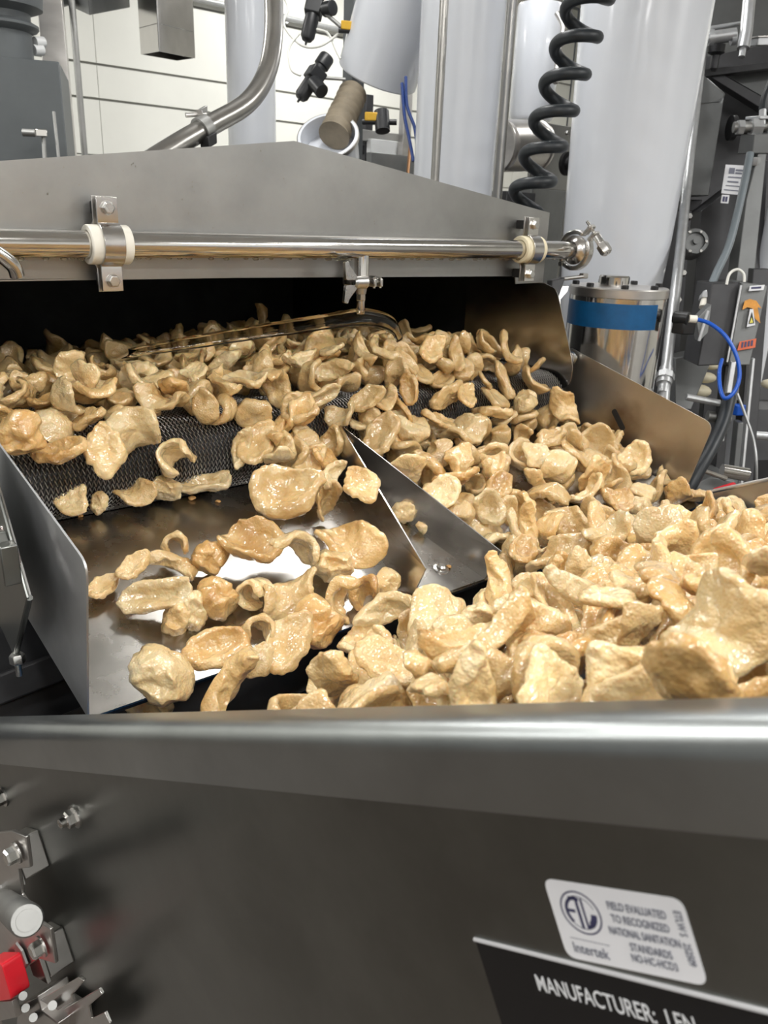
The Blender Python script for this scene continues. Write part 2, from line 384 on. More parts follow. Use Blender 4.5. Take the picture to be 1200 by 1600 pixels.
for a in (HL + 0.05, HR - 0.05):
    for b in (-0.5, HB + 0.08): MB().box(FP(a, b, (FL - 0.626) / 2), U * 0.03, V * 0.03, Z * ((-0.626 - FL) / 2)).build('leg', 'steel', fry, 30, 0.003)
MB().prism([FP(HL, -0.25, -0.626), FP(HR, -0.25, -0.626), FP(HR, -0.25, -1.25), FP(HL, -0.25, -1.25)], V * -0.004).build('skirt', 'iron_black', fry, 30)
# front of mouth: narrow wall strips beside the belt
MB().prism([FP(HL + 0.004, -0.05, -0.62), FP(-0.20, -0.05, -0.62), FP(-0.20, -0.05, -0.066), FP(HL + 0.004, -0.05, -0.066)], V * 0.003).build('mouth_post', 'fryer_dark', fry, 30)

mb = MB()
for k in range(150):
    a = random.uniform(HL, HR); z = random.uniform(-0.06, gz(a) - 0.015)
    if abs(z) < 0.03: continue
    mb.ball(FP(a, -0.0448, z), random.uniform(0.0007, 0.0017), 6, (1, 1, 1.3))
o = mb.build('water_specks', 'water', fry); o['kind'] = 'stuff'; o['label'] = 'tiny water drops on the hood front'
# woven wire belt round its drum
DR, DB, DZ = 0.085, 0.03, -0.443
BL, BR = -0.172, 1.475
belt = thing('mesh_belt', 'woven steel wire belt turning over the drum at the fryer mouth', 'belt', FP(0.65, DB, DZ - DR))
def belt_pt(s):                                                 # s = length along belt, 0 at top of drum
    if s < 0: return (DB + s, DZ + DR)
    a = s / DR
    if a < math.pi: return (DB + DR * math.sin(a), DZ + DR * math.cos(a))
    return (DB - (s - math.pi * DR), DZ - DR)
prof = [belt_pt(-1.1)] + [belt_pt(math.pi * DR * i / 18) for i in range(19)] + [belt_pt(math.pi * DR + 0.5)]
mb = MB(); vs = []; fs = []
for (b, z) in prof:
    k = 0.004
    vs += [FP(BL, b, z), FP(BR, b, z)]
for i in range(len(prof) - 1): fs.append((2 * i, 2 * i + 1, 2 * i + 3, 2 * i + 2))
mb.add(vs, fs); mb.build('belt_core', 'iron_black', belt, 60)
MB().cyl(FP(BL, DB, DZ), FP(BR, DB, DZ), DR - 0.004, 32).build('drum', 'iron_black', belt)
vs = []; fs = []
pu, ps = 0.0046, 0.0128; nz_ = int((BR - BL) / pu)
r = -34
for r in range(-26, 21):
    s0 = r * ps; base = len(vs)
    for i in range(nz_ + 1):
        s = s0 + (0.0 if i % 2 == 0 else ps * 1.08); a = BL + i * pu
        b, z = belt_pt(s); ang = max(0, min(s / DR, math.pi)); nb, nz2 = math.sin(ang), math.cos(ang)
        h = 0.0028 if i % 2 else 0.0042
        c = FP(a, b + nb * h, z + nz2 * h); nr = V * nb + Z * nz2; tg = V * nz2 - Z * nb
        w_ = 0.00115
        vs += [c + nr * w_, c + (U - tg * 0.3) * w_, c - nr * w_, c - (U - tg * 0.3) * w_]
    for i in range(nz_):
        o = base + i * 4
        fs += [(o + k, o + (k + 1) % 4, o + 4 + (k + 1) % 4, o + 4 + k) for k in range(4)]
me = bpy.data.meshes.new('wire_weave'); o0 = ORG[belt.name]
me.from_pydata([p - o0 for p in vs], [], fs); me.materials.append(MATS['steel']); me.polygons.foreach_set('use_smooth', [True] * len(me.polygons))
wv = bpy.data.objects.new('wire_weave', me); COL.objects.link(wv); wv.parent = belt; wv['kind'] = 'stuff'
for a, zz in ((BL - 0.01, 0), (BR + 0.002, 0)):
    MB().cyl(FP(a - 0.03, DB, DZ), FP(a + 0.04, DB, DZ), 0.02, 16).build('shaft', 'steel', belt)

# ------------------------------------------------------------------ chute under the belt
ch = thing('discharge_chute', 'stainless discharge chute sloping out below the wire belt', 'chute', FP(0.6, 0.3, -0.66))
S0, S1 = 0.055, 0.548
MB().prism([CH(-0.176, S0), CH(1.524, S0), CH(1.524, S1), CH(-0.176, S1)], FN * -0.004).build('chute_floor', 'steel_chute', ch, 30)
MB().prism([CH(-0.176, S1 - 0.02, -0.004), CH(1.524, S1 - 0.02, -0.004), CH(1.524, S1 - 0.02, -0.03), CH(-0.176, S1 - 0.02, -0.03)], E * 0.004).build('floor_stiffener', 'iron_black', ch, 30)
gl = [FP(-0.181, b, z) for b, z in ((0.648, -0.374), (0.585, -0.645), (0.29, -0.588), (0.05, -0.57), (-0.04, -0.56), (-0.04, -0.22), (0.285, -0.298))]
MB().prism(rounded(gl, 0.025, 6, [0]), U * 0.003).build('left_guard', 'steel_guard', ch, 30, label='smooth steel side guard with a clipped front corner')
gr = [FP(1.53, b, z) for b, z in ((0.522, -0.655), (0.578, -0.418), (0.082, -0.284), (-0.04, -0.30), (-0.04, -0.55), (0.05, -0.56))]
GS = PL(968, 655, FP(1.53, 0, 0), U)
mk_stained('steel_stained', GS - Z * 0.015, 0.08)
g_ = MB().prism(rounded(gr, 0.03, 6, [1]), U * 0.003).build('right_guard', 'steel_stained', ch, 30, label='brown stained steel side guard with a slot')
q = PL(958, 640, FP(1.529, 0, 0), U); q2 = PL(974, 672, FP(1.529, 0, 0), U); d = (q2 - q).normalized(); e = d.cross(U).normalized()
MB().prism(rounded([q - e * 0.009, q2 - e * 0.009, q2 + e * 0.009, q + e * 0.009], 0.008, 4), U * 0.002).build('slot', 'iron_black', g_, 30)
# fryer cheek plate with round corners, right of the belt
ck = [FP(1.492, b, z) for b, z in ((0.119, -0.398), (0.124, -0.33), (0.03, -0.112), (-0.02, -0.097), (-0.35, -0.10), (-0.35, -0.425), (-0.03, -0.42))]
MB().prism(rounded(ck, 0.035, 7, [0, 1, 2]), U * 0.003).build('cheek_plate', 'steel_smooth', fry, 30, label='rounded steel cheek plate beside the belt')
MB().lathe(FP(1.497, 0.10, -0.31), U, [(0.022, 0), (0.022, 0.01), (0.012, 0.012), (0.012, 0.028)], 16).build('cheek_bolt', 'cast_steel', fry)
# divider: two plates spreading from one edge, with a floor strip between
AP = (0.60, 0.06); FL_, FR_ = (0.455, 0.545), (0.668, 0.545)
dv = thing('flow_divider', 'wedge shaped steel flow divider standing on the chute floor', 'divider', CH(0.58, 0.4))
def dplate(f, nm, hA, hF, lean, lab):
    p = [CH(AP[0], AP[1]), CH(f[0], f[1]), CH(f[0] + lean, f[1] + 0.012, hF), CH(AP[0], AP[1], hA)]
    n = (p[1] - p[0]).cross(FN).normalized()
    return MB().prism(p, n * 0.003).build(nm, 'steel_smooth', dv, 30, label=lab)
dplate(FL_, 'divider_plate', 0.125, 0.10, 0.004, None)
dplate(FR_, 'divider_plate', 0.125, 0.082, 0.006, None)
MB().prism([CH(AP[0], AP[1] + 0.02, 0.001), CH(FL_[0] + 0.004, 0.546, 0.001), CH(FR_[0] - 0.003, 0.546, 0.001)], FN * 0.002).build('base_strip', 'steel_chute', dv, 30)
bp_ = PL(689, 889, CH(0.6, 0.4, 0.003), FN)
MB().lathe(bp_, FN, [(0.017, 0), (0.017, 0.002), (0.011, 0.003), (0.010, 0.008), (0.006, 0.011)], 16).build('bolt', 'cast_steel', dv)

# support structure left of the guard
sb = thing('support_bracket', 'dark folded steel support bracket outside the left chute guard', 'bracket', FP(-0.24, 0.3, -0.75))
LP = lambda x, y, a=-0.225: PL(x, y, FP(a, 0, 0), U)
MB().prism([LP(-60, 640), LP(0, 772), LP(46, 934), LP(25, 1022), LP(8, 985), LP(-60, 860)], U * -0.004).build('side_plate', 'steel_panel', sb, 30, 0.001)
MB().tube([LP(-55, 640, -0.222), LP(0, 770, -0.222), LP(46, 932, -0.222)], 0.0035, 8).build('folded_edge', 'chrome', sb)
MB().tube([LP(46, 934, -0.224), LP(25, 1022, -0.224)], 0.005, 8).build('folded_edge', 'steel_panel', sb)
mb = MB()
for i in range(9):
    t = i / 8; c = LP(7, 828, -0.226).lerp(LP(27, 876, -0.226), t); mb.ball(c + Vector((random.uniform(-.002, .002), 0, random.uniform(-.002, .002))), 0.007, 8)
mb.build('weld_bead', 'weld', sb)
MB().box(LP(14, 880, -0.24), U * 0.012, V * 0.012, Z * 0.03).build('square_tube', 'steel_panel', sb, 30, 0.002)
MB().prism([LP(-60, 780, -0.228), LP(10, 830, -0.228), LP(25, 872, -0.228), LP(-60, 870, -0.228)], U * -0.02).build('clip_plate', 'steel_panel', sb, 30, 0.002)
MB().hexa(LP(27, 1030, -0.225) - Z * 0.006, Z, 0.012, 0.016).build('foot_nut', 'cast_steel', sb)
MB().cyl(LP(27, 1030, -0.225) - Z * 0.03, LP(27, 1030, -0.225), 0.005, 10).build('foot_stud', 'cast_steel', sb)
"""tail frame of the take-away conveyor is built with the conveyor"""

#@@PIPE
# ------------------------------------------------------------------ wash pipe in front of the hood
PR = 0.0255
pp = thing('wash_pipe', 'polished steel wash pipe running across the front of the fryer hood', 'pipe', FP(0.6, 0, 0))
mb = MB().cyl(FP(-0.42, 0, 0), FP(1.615, 0, 0), PR, 40); mb.build('tube', 'chrome', pp)
TA = 0.768
MB().lathe(FP(TA, 0, -0.012), -Z, [(0.0185, 0), (0.0185, 0.052), (0.019, 0.054), (0.019, 0.058), (0.030, 0.060), (0.030, 0.066)], 28).build('tee_branch', 'chrome', pp)
mb = MB()
a = -0.1
while a < 1.58:
    rr = random.uniform(0.003, 0.0055); mb.ball(FP(a, random.uniform(-.004, .004), -PR - rr * 0.15), rr, 8, (1.7, 1.7, 0.9)); a += random.uniform(0.014, 0.05)
o = mb.build('water_drops', 'water', pp); o['kind'] = 'stuff'; o['label'] = 'row of water drops hanging under the pipe'
MB().lathe(FP(1.575, 0, 0), U, [(PR, 0), (0.032, 0.012), (0.043, 0.018), (0.043, 0.03), (0.03, 0.032)], 32).build('ferrule', 'steel_smooth', pp)

def arcpts(r, a0, a1, n): return [(r * math.cos(a0 + (a1 - a0) * i / n), r * math.sin(a0 + (a1 - a0) * i / n)) for i in range(n + 1)]
def pipe_clamp(a, nyl, label):
    t = thing('pipe_clamp', label, 'clamp', FP(a, -0.02, -0.09), 'pipe clamps on the hood')
    f = lambda p, q: FP(a, p, q)
    MB().arc_band(FP(a, 0, 0), U, PR + 0.0003, 0.0375, 0.041, 0, 2 * math.pi, 40).build('nylon_bushing', nyl, t, 40, 0.002)
    aa = math.radians(78)
    pr = [(0.008, 0.088), (0.008, 0.046)] + arcpts(0.0385, aa, -aa, 14) + [(0.008, -0.046), (0.008, -0.088)]
    ribbon(MB(), pr, 0.0045, f, U * -0.021, U * 0.021).build('front_strap', 'steel_smooth', t, 40, 0.0008)
    pr = [(-0.004, -0.09), (-0.004, -0.046)] + [(-x, y) for x, y in arcpts(0.0385, -aa, aa, 14)] + [(-0.004, 0.046), (-0.004, 0.09)]
    ribbon(MB(), pr, 0.0045, f, U * -0.023, U * 0.019).build('rear_strap', 'steel', t, 40, 0.0008)
    for s in (1, -1):
        MB().box(FP(a, -0.027, 0.068 * s), U * 0.012, V * 0.018, Z * 0.012).build('spacer', 'iron_black', t, 30, 0.001)
        b_ = MB().lathe(FP(a, 0.0125, 0.068 * s), V, [(0.0135, 0), (0.0135, 0.0015)], 20).build('washer', 'cast_steel', t)
        MB().hexa(FP(a, 0.014, 0.068 * s), V, 0.0125, 0.010).build('bolt_head', 'cast_steel', t, 25, 0.0006)
pipe_clamp(0.132, 'nylon', 'steel pipe clamp with white nylon bushing near the peak of the hood')
pipe_clamp(1.383, 'nylon_aged', 'steel pipe clamp with yellowed bushing beside the pipe end fitting')

def tri_clamp(c, ax, r, hw, bd, label, wing, loc_group=None):   # ring clamp: two halves, hinge, bolt and nut on the bd side
    t = thing('ring_clamp', label, 'clamp', c - Z * r, loc_group)
    ax = ax.normalized(); bd = (bd - ax * bd.dot(ax)).normalized(); sd = ax.cross(bd)
    for s in (1, -1):
        a0 = math.radians(14) * s; a1 = math.radians(176) * s
        MB().arc_band(c, ax, r * 0.78, r, hw, a0, a1, 26, bd).build('clamp_half', 'cast_steel', t, 40, hw * 0.25)
        p = c + bd * (r * 1.22) + sd * (r * 0.21 * s)
        MB().box(p, bd * r * 0.30, sd * r * 0.085, ax * hw * 0.85).build('lug', 'cast_steel', t, 30, hw * 0.15)
        for k in (1, -1): MB().cyl(p + bd * r * 0.16 + ax * hw * 0.8 * k, p + bd * r * 0.16 + ax * hw * 1.15 * k, r * 0.07, 12).build('pin_end', 'cast_steel', t)
    MB().cyl(c - bd * r * 1.02 - ax * hw * 1.1, c - bd * r * 1.02 + ax * hw * 1.1, r * 0.12, 14).build('hinge_pin', 'cast_steel', t)
    q = c + bd * r * (0.95 if wing else 1.36)
    MB().cyl(q - sd * r * 0.62, q + sd * r * 0.5, r * 0.075, 12).build('clamp_bolt', 'chrome', t)
    if wing:
        n = MB().lathe(q + sd * r * 0.40, sd, [(r * 0.2, 0), (r * 0.33, r * 0.05), (r * 0.31, r * 0.75), (r * 0.2, r * 0.85)], 18).build('wing_nut', 'cast_steel', t)
        x = ax; y = bd; o_ = q + sd * r * 1.05; r_, r = r, r * 1.3
        for s in (1, -1):
            w_ = [o_ - sd * r * 0.1 + x * s * 0.1 * r, o_ + x * (s * 0.66 * r) + sd * r * 0.42, o_ + x * (s * 0.82 * r) + sd * r * 0.46, o_ + x * (s * 0.78 * r) + sd * r * 0.66, o_ + x * s * 0.1 * r + sd * r * 0.58]
            MB().prism(rounded([p - y * r * 0.09 for p in w_], r * 0.08, 3), y * r * 0.18).build('wing', 'cast_steel', n, 30, r * 0.03)
        r = r_
    else:
        n = MB().lathe(q + sd * r * 0.34, sd, [(r * 0.14, 0), (r * 0.20, r * 0.04), (r * 0.20, r * 0.55)], 18).build('long_nut', 'cast_steel', t)
        MB().hexa(q + sd * r * 0.88, sd, r * 0.31, r * 0.55).build('nut_head', 'cast_steel', n, 25, r * 0.02)
    return t
ec = FP(1.60, 0, 0)
tri_clamp(ec, U, 0.060, 0.013, U * 0.2 + Z * 0.75 + V * 0.75, 'steel ring clamp with a bolt and nut closing the pipe end', False)
tc_ = FP(TA, 0, -0.078)
tri_clamp(tc_, -Z, 0.046, 0.011, V, 'steel ring clamp with wing nut hanging under the pipe branch', True)
nz = thing('spray_nozzle', 'small steel spray nozzle below the wing nut clamp', 'nozzle', FP(TA, 0, -0.165))
MB().lathe(FP(TA, 0, -0.084), -Z, [(0.030, 0), (0.030, 0.004), (0.015, 0.008), (0.013, 0.026)], 20).build('adapter', 'cast_steel', nz)
MB().hexa(FP(TA, 0, -0.110), -Z, 0.0125, 0.018).build('hex_collar', 'cast_steel', nz, 25)
MB().lathe(FP(TA, 0, -0.127), -Z, [(0.0105, 0), (0.0105, 0.030), (0.009, 0.033)], 20).build('tip', 'steel_smooth', nz)
# the clear fan of liquid spreading from the nozzle
def WS(x, y, b): return PL(x, y, FP(0, b, 0), V)
up_ = [(200, 546, -.10), (300, 525, -.08), (400, 508, -.05), (470, 497, -.03), (530, 487, -.01), (565, 482, 0), (600, 488, .0), (618, 500, .0), (624, 520, .0)]
lo_ = [(190, 560, -.10), (300, 545, -.05), (400, 530, -.01), (470, 521, .02), (530, 512, .03), (565, 510, .035), (595, 513, .03), (612, 522, .02), (620, 535, .01)]
ua = bez([WS(*p) for p in up_], 4); la = bez([WS(*p) for p in lo_], 4)
vs = []; fs = []; K = 6
for i in range(len(ua)):
    for k in range(K + 1):
        t = k / K; p = ua[i].lerp(la[i], t); p = p + V * (0.018 * math.sin(math.pi * t)) + Vector((0, 0, 0.0015 * noise.noise(p * 60)))
        vs.append(p)
for i in range(len(ua) - 1):
    for k in range(K): fs.append((i * (K + 1) + k, (i + 1) * (K + 1) + k, (i + 1) * (K + 1) + k + 1, i * (K + 1) + k + 1))
o = MB().add(vs, fs).build('liquid_fan', 'water', None, 80); sm = o.modifiers.new('thick', 'SOLIDIFY'); sm.thickness = 0.0022; sm.offset = 0
tag(o, 'clear curved fan of liquid spreading from the spray nozzle', 'liquid')
# ring fitting at the far end of the pipe, just entering the view
t = thing('pipe_elbow', 'bright curved steel fitting below the pipe beside the hood edge', 'fitting', FP(-0.09, 0.07, -0.06))
MB().tube(bez([FP(-0.22, 0.10, 0.03), FP(-0.12, 0.085, 0.0), FP(-0.075, 0.08, -0.03), FP(-0.065, 0.075, -0.052)], 5), 0.013, 14).build('hook', 'chrome', t)
MB().hexa(FP(-0.22, 0.10, 0.03), -U, 0.02, 0.02).build('nut', 'chrome', t)

#@@CONVEYOR
# ------------------------------------------------------------------ take-away conveyor
C0_, C1_ = -0.75, 1.24
FW, FNt = 1.775, -0.118                                         # far wall: across, and height of its top edge
BN = -0.20
cv = thing('takeaway_conveyor', 'inclined stainless conveyor with blue belt carrying the pork rinds away', 'conveyor', CP(0.3, 0.8, -0.7))
MB().prism([CP(C0_, -0.012, -0.004), CP(C1_ + 0.55, -0.012, -0.004), CP(C1_ + 0.55, -0.012, -0.80), CP(C0_, -0.012, -0.80)], W * 0.006).build('near_side_panel', 'steel_panel', cv, 30)
pr = [(0.0, -0.03), (0.0, -0.001), (-0.001, 0.0), (-0.022, 0.0)] + [(-0.022 - 0.019 * math.sin(t * math.pi / 16), -0.019 + 0.019 * math.cos(t * math.pi / 16)) for t in range(1, 9)] + [(-0.041, -0.0575)]
ribbon(MB(), pr, 0.0025, lambda p, q: CP(C0_, p, q), CD * 0, CD * (C1_ + 0.5 - C0_)).build('near_rail', 'steel_rail', cv, 50)
MB().prism([CP(C0_, FW, FNt), CP(1.1, FW, FNt), CP(1.1, FW, -0.8), CP(C0_, FW, -0.8)], W * 0.006).build('far_side_panel', 'steel_stained', cv, 30)
MB().tube([CP(C0_, FW + 0.003, FNt), CP(1.1, FW + 0.003, FNt)], 0.006, 10).build('far_rail', 'steel', cv)
MB().prism([CP(C0_, 0.006, BN), CP(C1_ - 0.02, 0.006, BN), CP(C1_ - 0.02, FW - 0.004, BN), CP(C0_, FW - 0.004, BN)], N * -0.006).build('belt', 'belt_blue', cv, 30)
MB().prism([CP(C1_, 0.001, -0.045), CP(C1_, FW, -0.045), CP(C1_, FW, -0.5), CP(C1_, 0.001, -0.5)], CD * 0.004).build('tail_plate', 'iron_black', cv, 30)
MB().box(CP(C1_ - 0.05, 0.13, -0.13), CD * 0.05, W * 0.13, N * 0.003).build('tail_cover', 'iron_black', cv, 30)
MB().prism([CP(C1_ + 0.09, -0.30, 0.14), CP(C1_ + 0.09, 1.0, 0.14), CP(C1_ + 0.09, 1.0, -0.5), CP(C1_ + 0.09, -0.012, -0.5), CP(C1_ + 0.09, -0.012, -0.05), CP(C1_ + 0.09, -0.30, -0.05)], CD * 0.004).build('tail_frame', 'iron_black', cv, 30)
MB().box(CP(C1_ + 0.06, 0.3, 0.03), CD * 0.02, W * 0.32, N * 0.025).build('cross_beam', 'iron_black', cv, 30, 0.004)
for a in (-0.6, 1.1):
    for b in (0.04, FW - 0.05):
        p = CP(a, b, -0.62)
        MB().box(Vector((p.x, p.y, p.z / 2)), W * 0.03, Z.cross(W) * 0.03, Z * (p.z / 2)).build('leg', 'steel', cv, 30, 0.003)
# hem screws on the rail edge
PN = lambda x, y, off=0.0: PL(x, y, LIP - W * (0.012 + off), W)
for i, (x, y) in enumerate(((118, 1275), (6, 1244))):
    p = PN(x, y)
    t = thing('hex_bolt', ('hex nut and washer on the conveyor side panel beside the upper square block', 'hex nut and washer on the conveyor side panel above the latch plate')[i], 'bolt', p)
    MB().lathe(p, -W, [(0.017, 0), (0.017, 0.0025)], 20).build('washer', 'cast_steel', t)
    MB().hexa(p - W * 0.0025, -W, 0.0125, 0.012).build('nut', 'chrome', t, 25)
    MB().lathe(p - W * 0.0145, -W, [(0.007, 0), (0.007, 0.008), (0.004, 0.010)], 12).build('stud_end', 'chrome', t)
# take-up latch assembly
la_ = thing('belt_tensioner', 'steel belt tensioner bracket with round stud on the conveyor side panel', 'bracket', PN(40, 1540))
pl = [(-40, 1305), (18, 1299), (40, 1308), (46, 1356), (28, 1358), (33, 1398), (60, 1440), (78, 1452), (86, 1506), (60, 1498), (16, 1528), (-40, 1545)]
MB().prism([PN(x, y, 0.055) for x, y in pl], W * 0.006).build('latch_plate', 'steel', la_, 30, 0.0012)
for (x, y) in ((60, 1322), (98, 1470)):
    p = PN(x, y); b_ = MB().box(p - W * 0.02, CD * 0.026, N * 0.030, W * 0.0205).build('guide_block', 'steel', la_, 30, 0.003)
    MB().box(p - W * 0.044, CD * 0.030, N * 0.034, W * 0.0035).build('block_face', 'steel_smooth', b_, 30, 0.001)
for (x, y) in ((27, 1332), (66, 1478)):
    p = PN(x, y, 0.058); MB().lathe(p, -W, [(0.016, 0), (0.016, 0.003)], 18).build('washer', 'cast_steel', la_)
    MB().hexa(p - W * 0.003, -W, 0.012, 0.014).build('bolt_head', 'chrome', la_, 25)
p0 = PN(2, 1408, 0.06); p1 = PN(42, 1438, 0.13); d = (p1 - p0).normalized()
sd_ = MB().lathe(p0, d, [(0.024, 0), (0.024, 0.012), (0.019, 0.014), (0.019, (p1 - p0).length - 0.004), (0.017, (p1 - p0).length)], 24).build('round_stud', 'steel_dull', la_)
MB().lathe(p1, d, [(0.012, 0), (0.012, 0.002)], 16).build('stud_face', 'steel_dull', sd_)
MB().lathe(PN(34, 1492, 0.058), -W, [(0.022, 0), (0.020, 0.003)], 6).build('square_boss', 'steel_dull', la_, 25)
t = thing('toggle_latch', 'small steel toggle latch with forked arms and a red grip', 'latch', PN(60, 1620))
for off, pts in ((0.075, [(62, 1563), (122, 1527), (130, 1533), (111, 1555), (114, 1565), (90, 1579)]), (0.04, [(84, 1586), (154, 1545), (159, 1554), (138, 1572), (142, 1592), (163, 1582), (171, 1600), (150, 1650), (80, 1650)])):
    MB().prism([PN(x, y, off) for x, y in pts], W * 0.005).build('fork_arm', 'steel_smooth', t, 30, 0.001)
MB().prism([PN(x, y, 0.06) for x, y in ((28, 1572), (58, 1557), (64, 1580), (90, 1600), (80, 1660), (20, 1660))], W * 0.05).build('latch_body', 'steel', t, 30, 0.002)
for (x, y) in ((40, 1575), (82, 1571), (36, 1556), (52, 1590)): MB().cyl(PN(x, y, 0.06), PN(x, y, 0.085), 0.006, 12).build('rivet', 'steel_dull', t)
MB().prism(rounded([PN(x, y, 0.09) for x, y in ((-25, 1505), (2, 1506), (18, 1562), (-25, 1568))], 0.01, 4), W * 0.03).build('grip', 'red_grip', t, 40, 0.006, 'red plastic grip', 3)
MB().prism([PN(x, y, 0.075) for x, y in ((-20, 1566), (18, 1564), (25, 1590), (-20, 1600))], W * 0.01).build('grip_shank', 'steel', t, 30, 0.001)

# certification sticker and maker's plate on the side panel
X_ = -CD; Y_ = N; Z_ = -W
def PF(a, n, off=0.0): return CP(a, -0.0121 - off, n)
st = thing('certification_sticker', 'white certification sticker with round emblem on the conveyor side panel', 'sticker', PF(0.128, -0.176))
sp = [PF(0.1785, -0.1195), PF(0.0785, -0.1185), PF(0.0785, -0.1735), PF(0.1785, -0.1765)]
MB().prism(rounded(sp, 0.008, 6), Z_ * 0.0004).build('sheet', 'sticker_white', st, 30)
def tf(a, n): return mat_frame(PF(a, n, 0.0005), X_, Y_, Z_)
ec_ = PF(0.1555, -0.1405, 0.0005)
for nm, r0, r1 in (('outer_ring', 0.0142, 0.0153), ):
    MB().arc_band(ec_, Z_, r0, r1, 0.0001, 0, 2 * math.pi, 48).build(nm, 'ink_navy', st, 30)
MB().arc_band(ec_, Z_, 0.0112, 0.0117, 0.0001, math.radians(20), math.radians(330), 48, X_).build('inner_ring', 'ink_grey', st, 30)
MB().arc_band(ec_, Z_, 0.0095, 0.0118, 0.0001, math.radians(95), math.radians(225), 24, X_).build('letter_stroke', 'ink_navy', st, 30)
MB().arc_band(ec_, Z_, 0.0075, 0.0118, 0.0001, math.radians(-55), math.radians(0), 24, X_).build('letter_stroke', 'ink_navy', st, 30)
def stroke(x0, y0, x1, y1, w_):
    a = ec_ + X_ * x0 + Y_ * y0; b_ = ec_ + X_ * x1 + Y_ * y1; d = (b_ - a).normalized().cross(Z_) * w_
    MB().prism([a - d, b_ - d, b_ + d, a + d], Z_ * 0.0001).build('letter_stroke', 'ink_navy', st, 0)
stroke(-0.0012, 0.0105, -0.0012, -0.011, 0.0011); stroke(0.0028, 0.0105, 0.0028, -0.011, 0.0008)
stroke(-0.007, 0.0095, 0.001, 0.0095, 0.0012); stroke(-0.010, 0.0005, -0.004, 0.0005, 0.0011); stroke(0.003, -0.0095, 0.008, -0.0075, 0.0012)
MB().prism([PF(0.1705, -0.1603, 0.0005), PF(0.1405, -0.1603, 0.0005), PF(0.1405, -0.1607, 0.0005), PF(0.1705, -0.1607, 0.0005)], Z_ * 0.0001).build('rule', 'ink_grey', st, 0)
text(st, 'lettering', 'Intertek', tf(0.1705, -0.1705), 0.0105, 'ink_grey', 0, 'LEFT', 0.80)
for i, (s, n, xs) in enumerate((('FIELD EVALUATED', -0.1335, 0.66), ('TO RECOGNIZED', -0.1422, 0.66), ('NATIONAL SANITATION', -0.151, 0.58), ('STANDARDS', -0.160, 0.66), ('NO-HC-HCD3', -0.1675, 0.66))):
    text(st, 'lettering', s, tf(0.1125 if i < 3 else 0.1105, n), 0.0075, 'ink_grey', 0.00006, 'CENTER', xs)
text(st, 'lettering', 'ETLW S   252509', mat_frame(PF(0.0865, -0.1265, 0.0005), -Y_, X_, Z_), 0.0068, 'ink_grey', 0.00005, 'LEFT', 0.72)
pt = thing('maker_plate', 'black maker plate with white lettering and bright edge below the sticker', 'plate', PF(0.1, -0.32))
MB().prism([PF(0.262, -0.181), PF(-0.06, -0.181), PF(-0.06, -0.33), PF(0.262, -0.33)], Z_ * 0.0008).build('plate', 'plate_black', pt, 30)
MB().tube([PF(0.2625, -0.1802, 0.0009), PF(-0.06, -0.1802, 0.0009)], 0.0016, 8).build('bright_edge', 'plate_edge', pt)
text(pt, 'lettering', 'MANUFACTURER:  LEN', mat_frame(PF(0.2135, -0.2085, 0.0009), X_, Y_, Z_), 0.0175, 'ink_white', 0.00012, 'LEFT', 0.66)
#@@BACK
# ------------------------------------------------------------------ background equipment
def vcyl(x, y, z, hw, z0, z1, name, mat, label, cat, group=None, prof=None, wrap=False):   # upright cylinder seen at pixel (x, y), half width in pixels
    p = PX(x, y, z); r = hw * z / FPX
    t = thing(name, label, cat, Vector((p.x, p.y, z0)), group)
    b0 = Vector((p.x, p.y, z0))
    MB().lathe(b0, Z, prof or [(r * 0.98, 0), (r, 0.01), (r, z1 - z0)], 56).build('shell', mat, t)
    return t, b0, r
CZ = 3.55
t, b0, r = vcyl(392, 100, 4.2, 38, 0, CZ, 'wrapped_column', 'film_white', 'white film wrapped column standing behind the bent steel pipe', 'column')
MB().lathe(b0, Z, [(r * 1.15, 0), (r * 1.15, 0.02), (r * 1.02, 0.03)], 40).build('foot_ring', 'steel', t)
t, b0, r = vcyl(716, 150, 3.1, 64, 0, CZ, 'wrapped_column', 'film_white', 'white film wrapped column with a slim steel pole in front of it', 'column')
MB().lathe(b0, Z, [(r * 1.15, 0), (r * 1.15, 0.02), (r * 1.02, 0.03)], 40).build('foot_ring', 'steel', t)
p = PX(992, 150, 2.95); r = 93 * 2.95 / FPX
t = thing('wrapped_column', 'thick glossy white wrapped column beside the black coiled cord', 'column', Vector((p.x, p.y, 0)))
MB().lathe(Vector((p.x, p.y, 0)), Z, [(r * 0.80, 0), (r * 0.82, 1.2), (r * 0.93, 1.55), (r * 1.0, 2.0), (r * 1.06, 2.5), (r * 1.1, CZ)], 64).build('shell', 'film_white', t)
MB().lathe(Vector((p.x, p.y, 0)), Z, [(r * 0.95, 0), (r * 0.95, 0.02), (r * 0.83, 0.03)], 40).build('foot_ring', 'steel', t)
vcyl(1207, 400, 3.3, 20, 0, CZ, 'wrapped_column', 'film_white', 'narrow white wrapped column behind the dark control box', 'column')
for x, y, z, hw, lab in ((687, 140, 2.78, 7, 'slim polished steel pole in front of the white wrapped column'), (793, 100, 3.25, 8, 'slim steel pole between the white column and the hanging canister'), (905, 160, 3.4, 6, 'thin grey pole half hidden behind the thick wrapped column')):
    t, b0, r = vcyl(x, y, z, hw, 0, CZ, 'steel_pole', 'steel_pipe', lab, 'pole')
    MB().lathe(b0, Z, [(r * 2.2, 0), (r * 2.2, 0.012), (r * 1.1, 0.014)], 24).build('base_flange', 'steel', t)
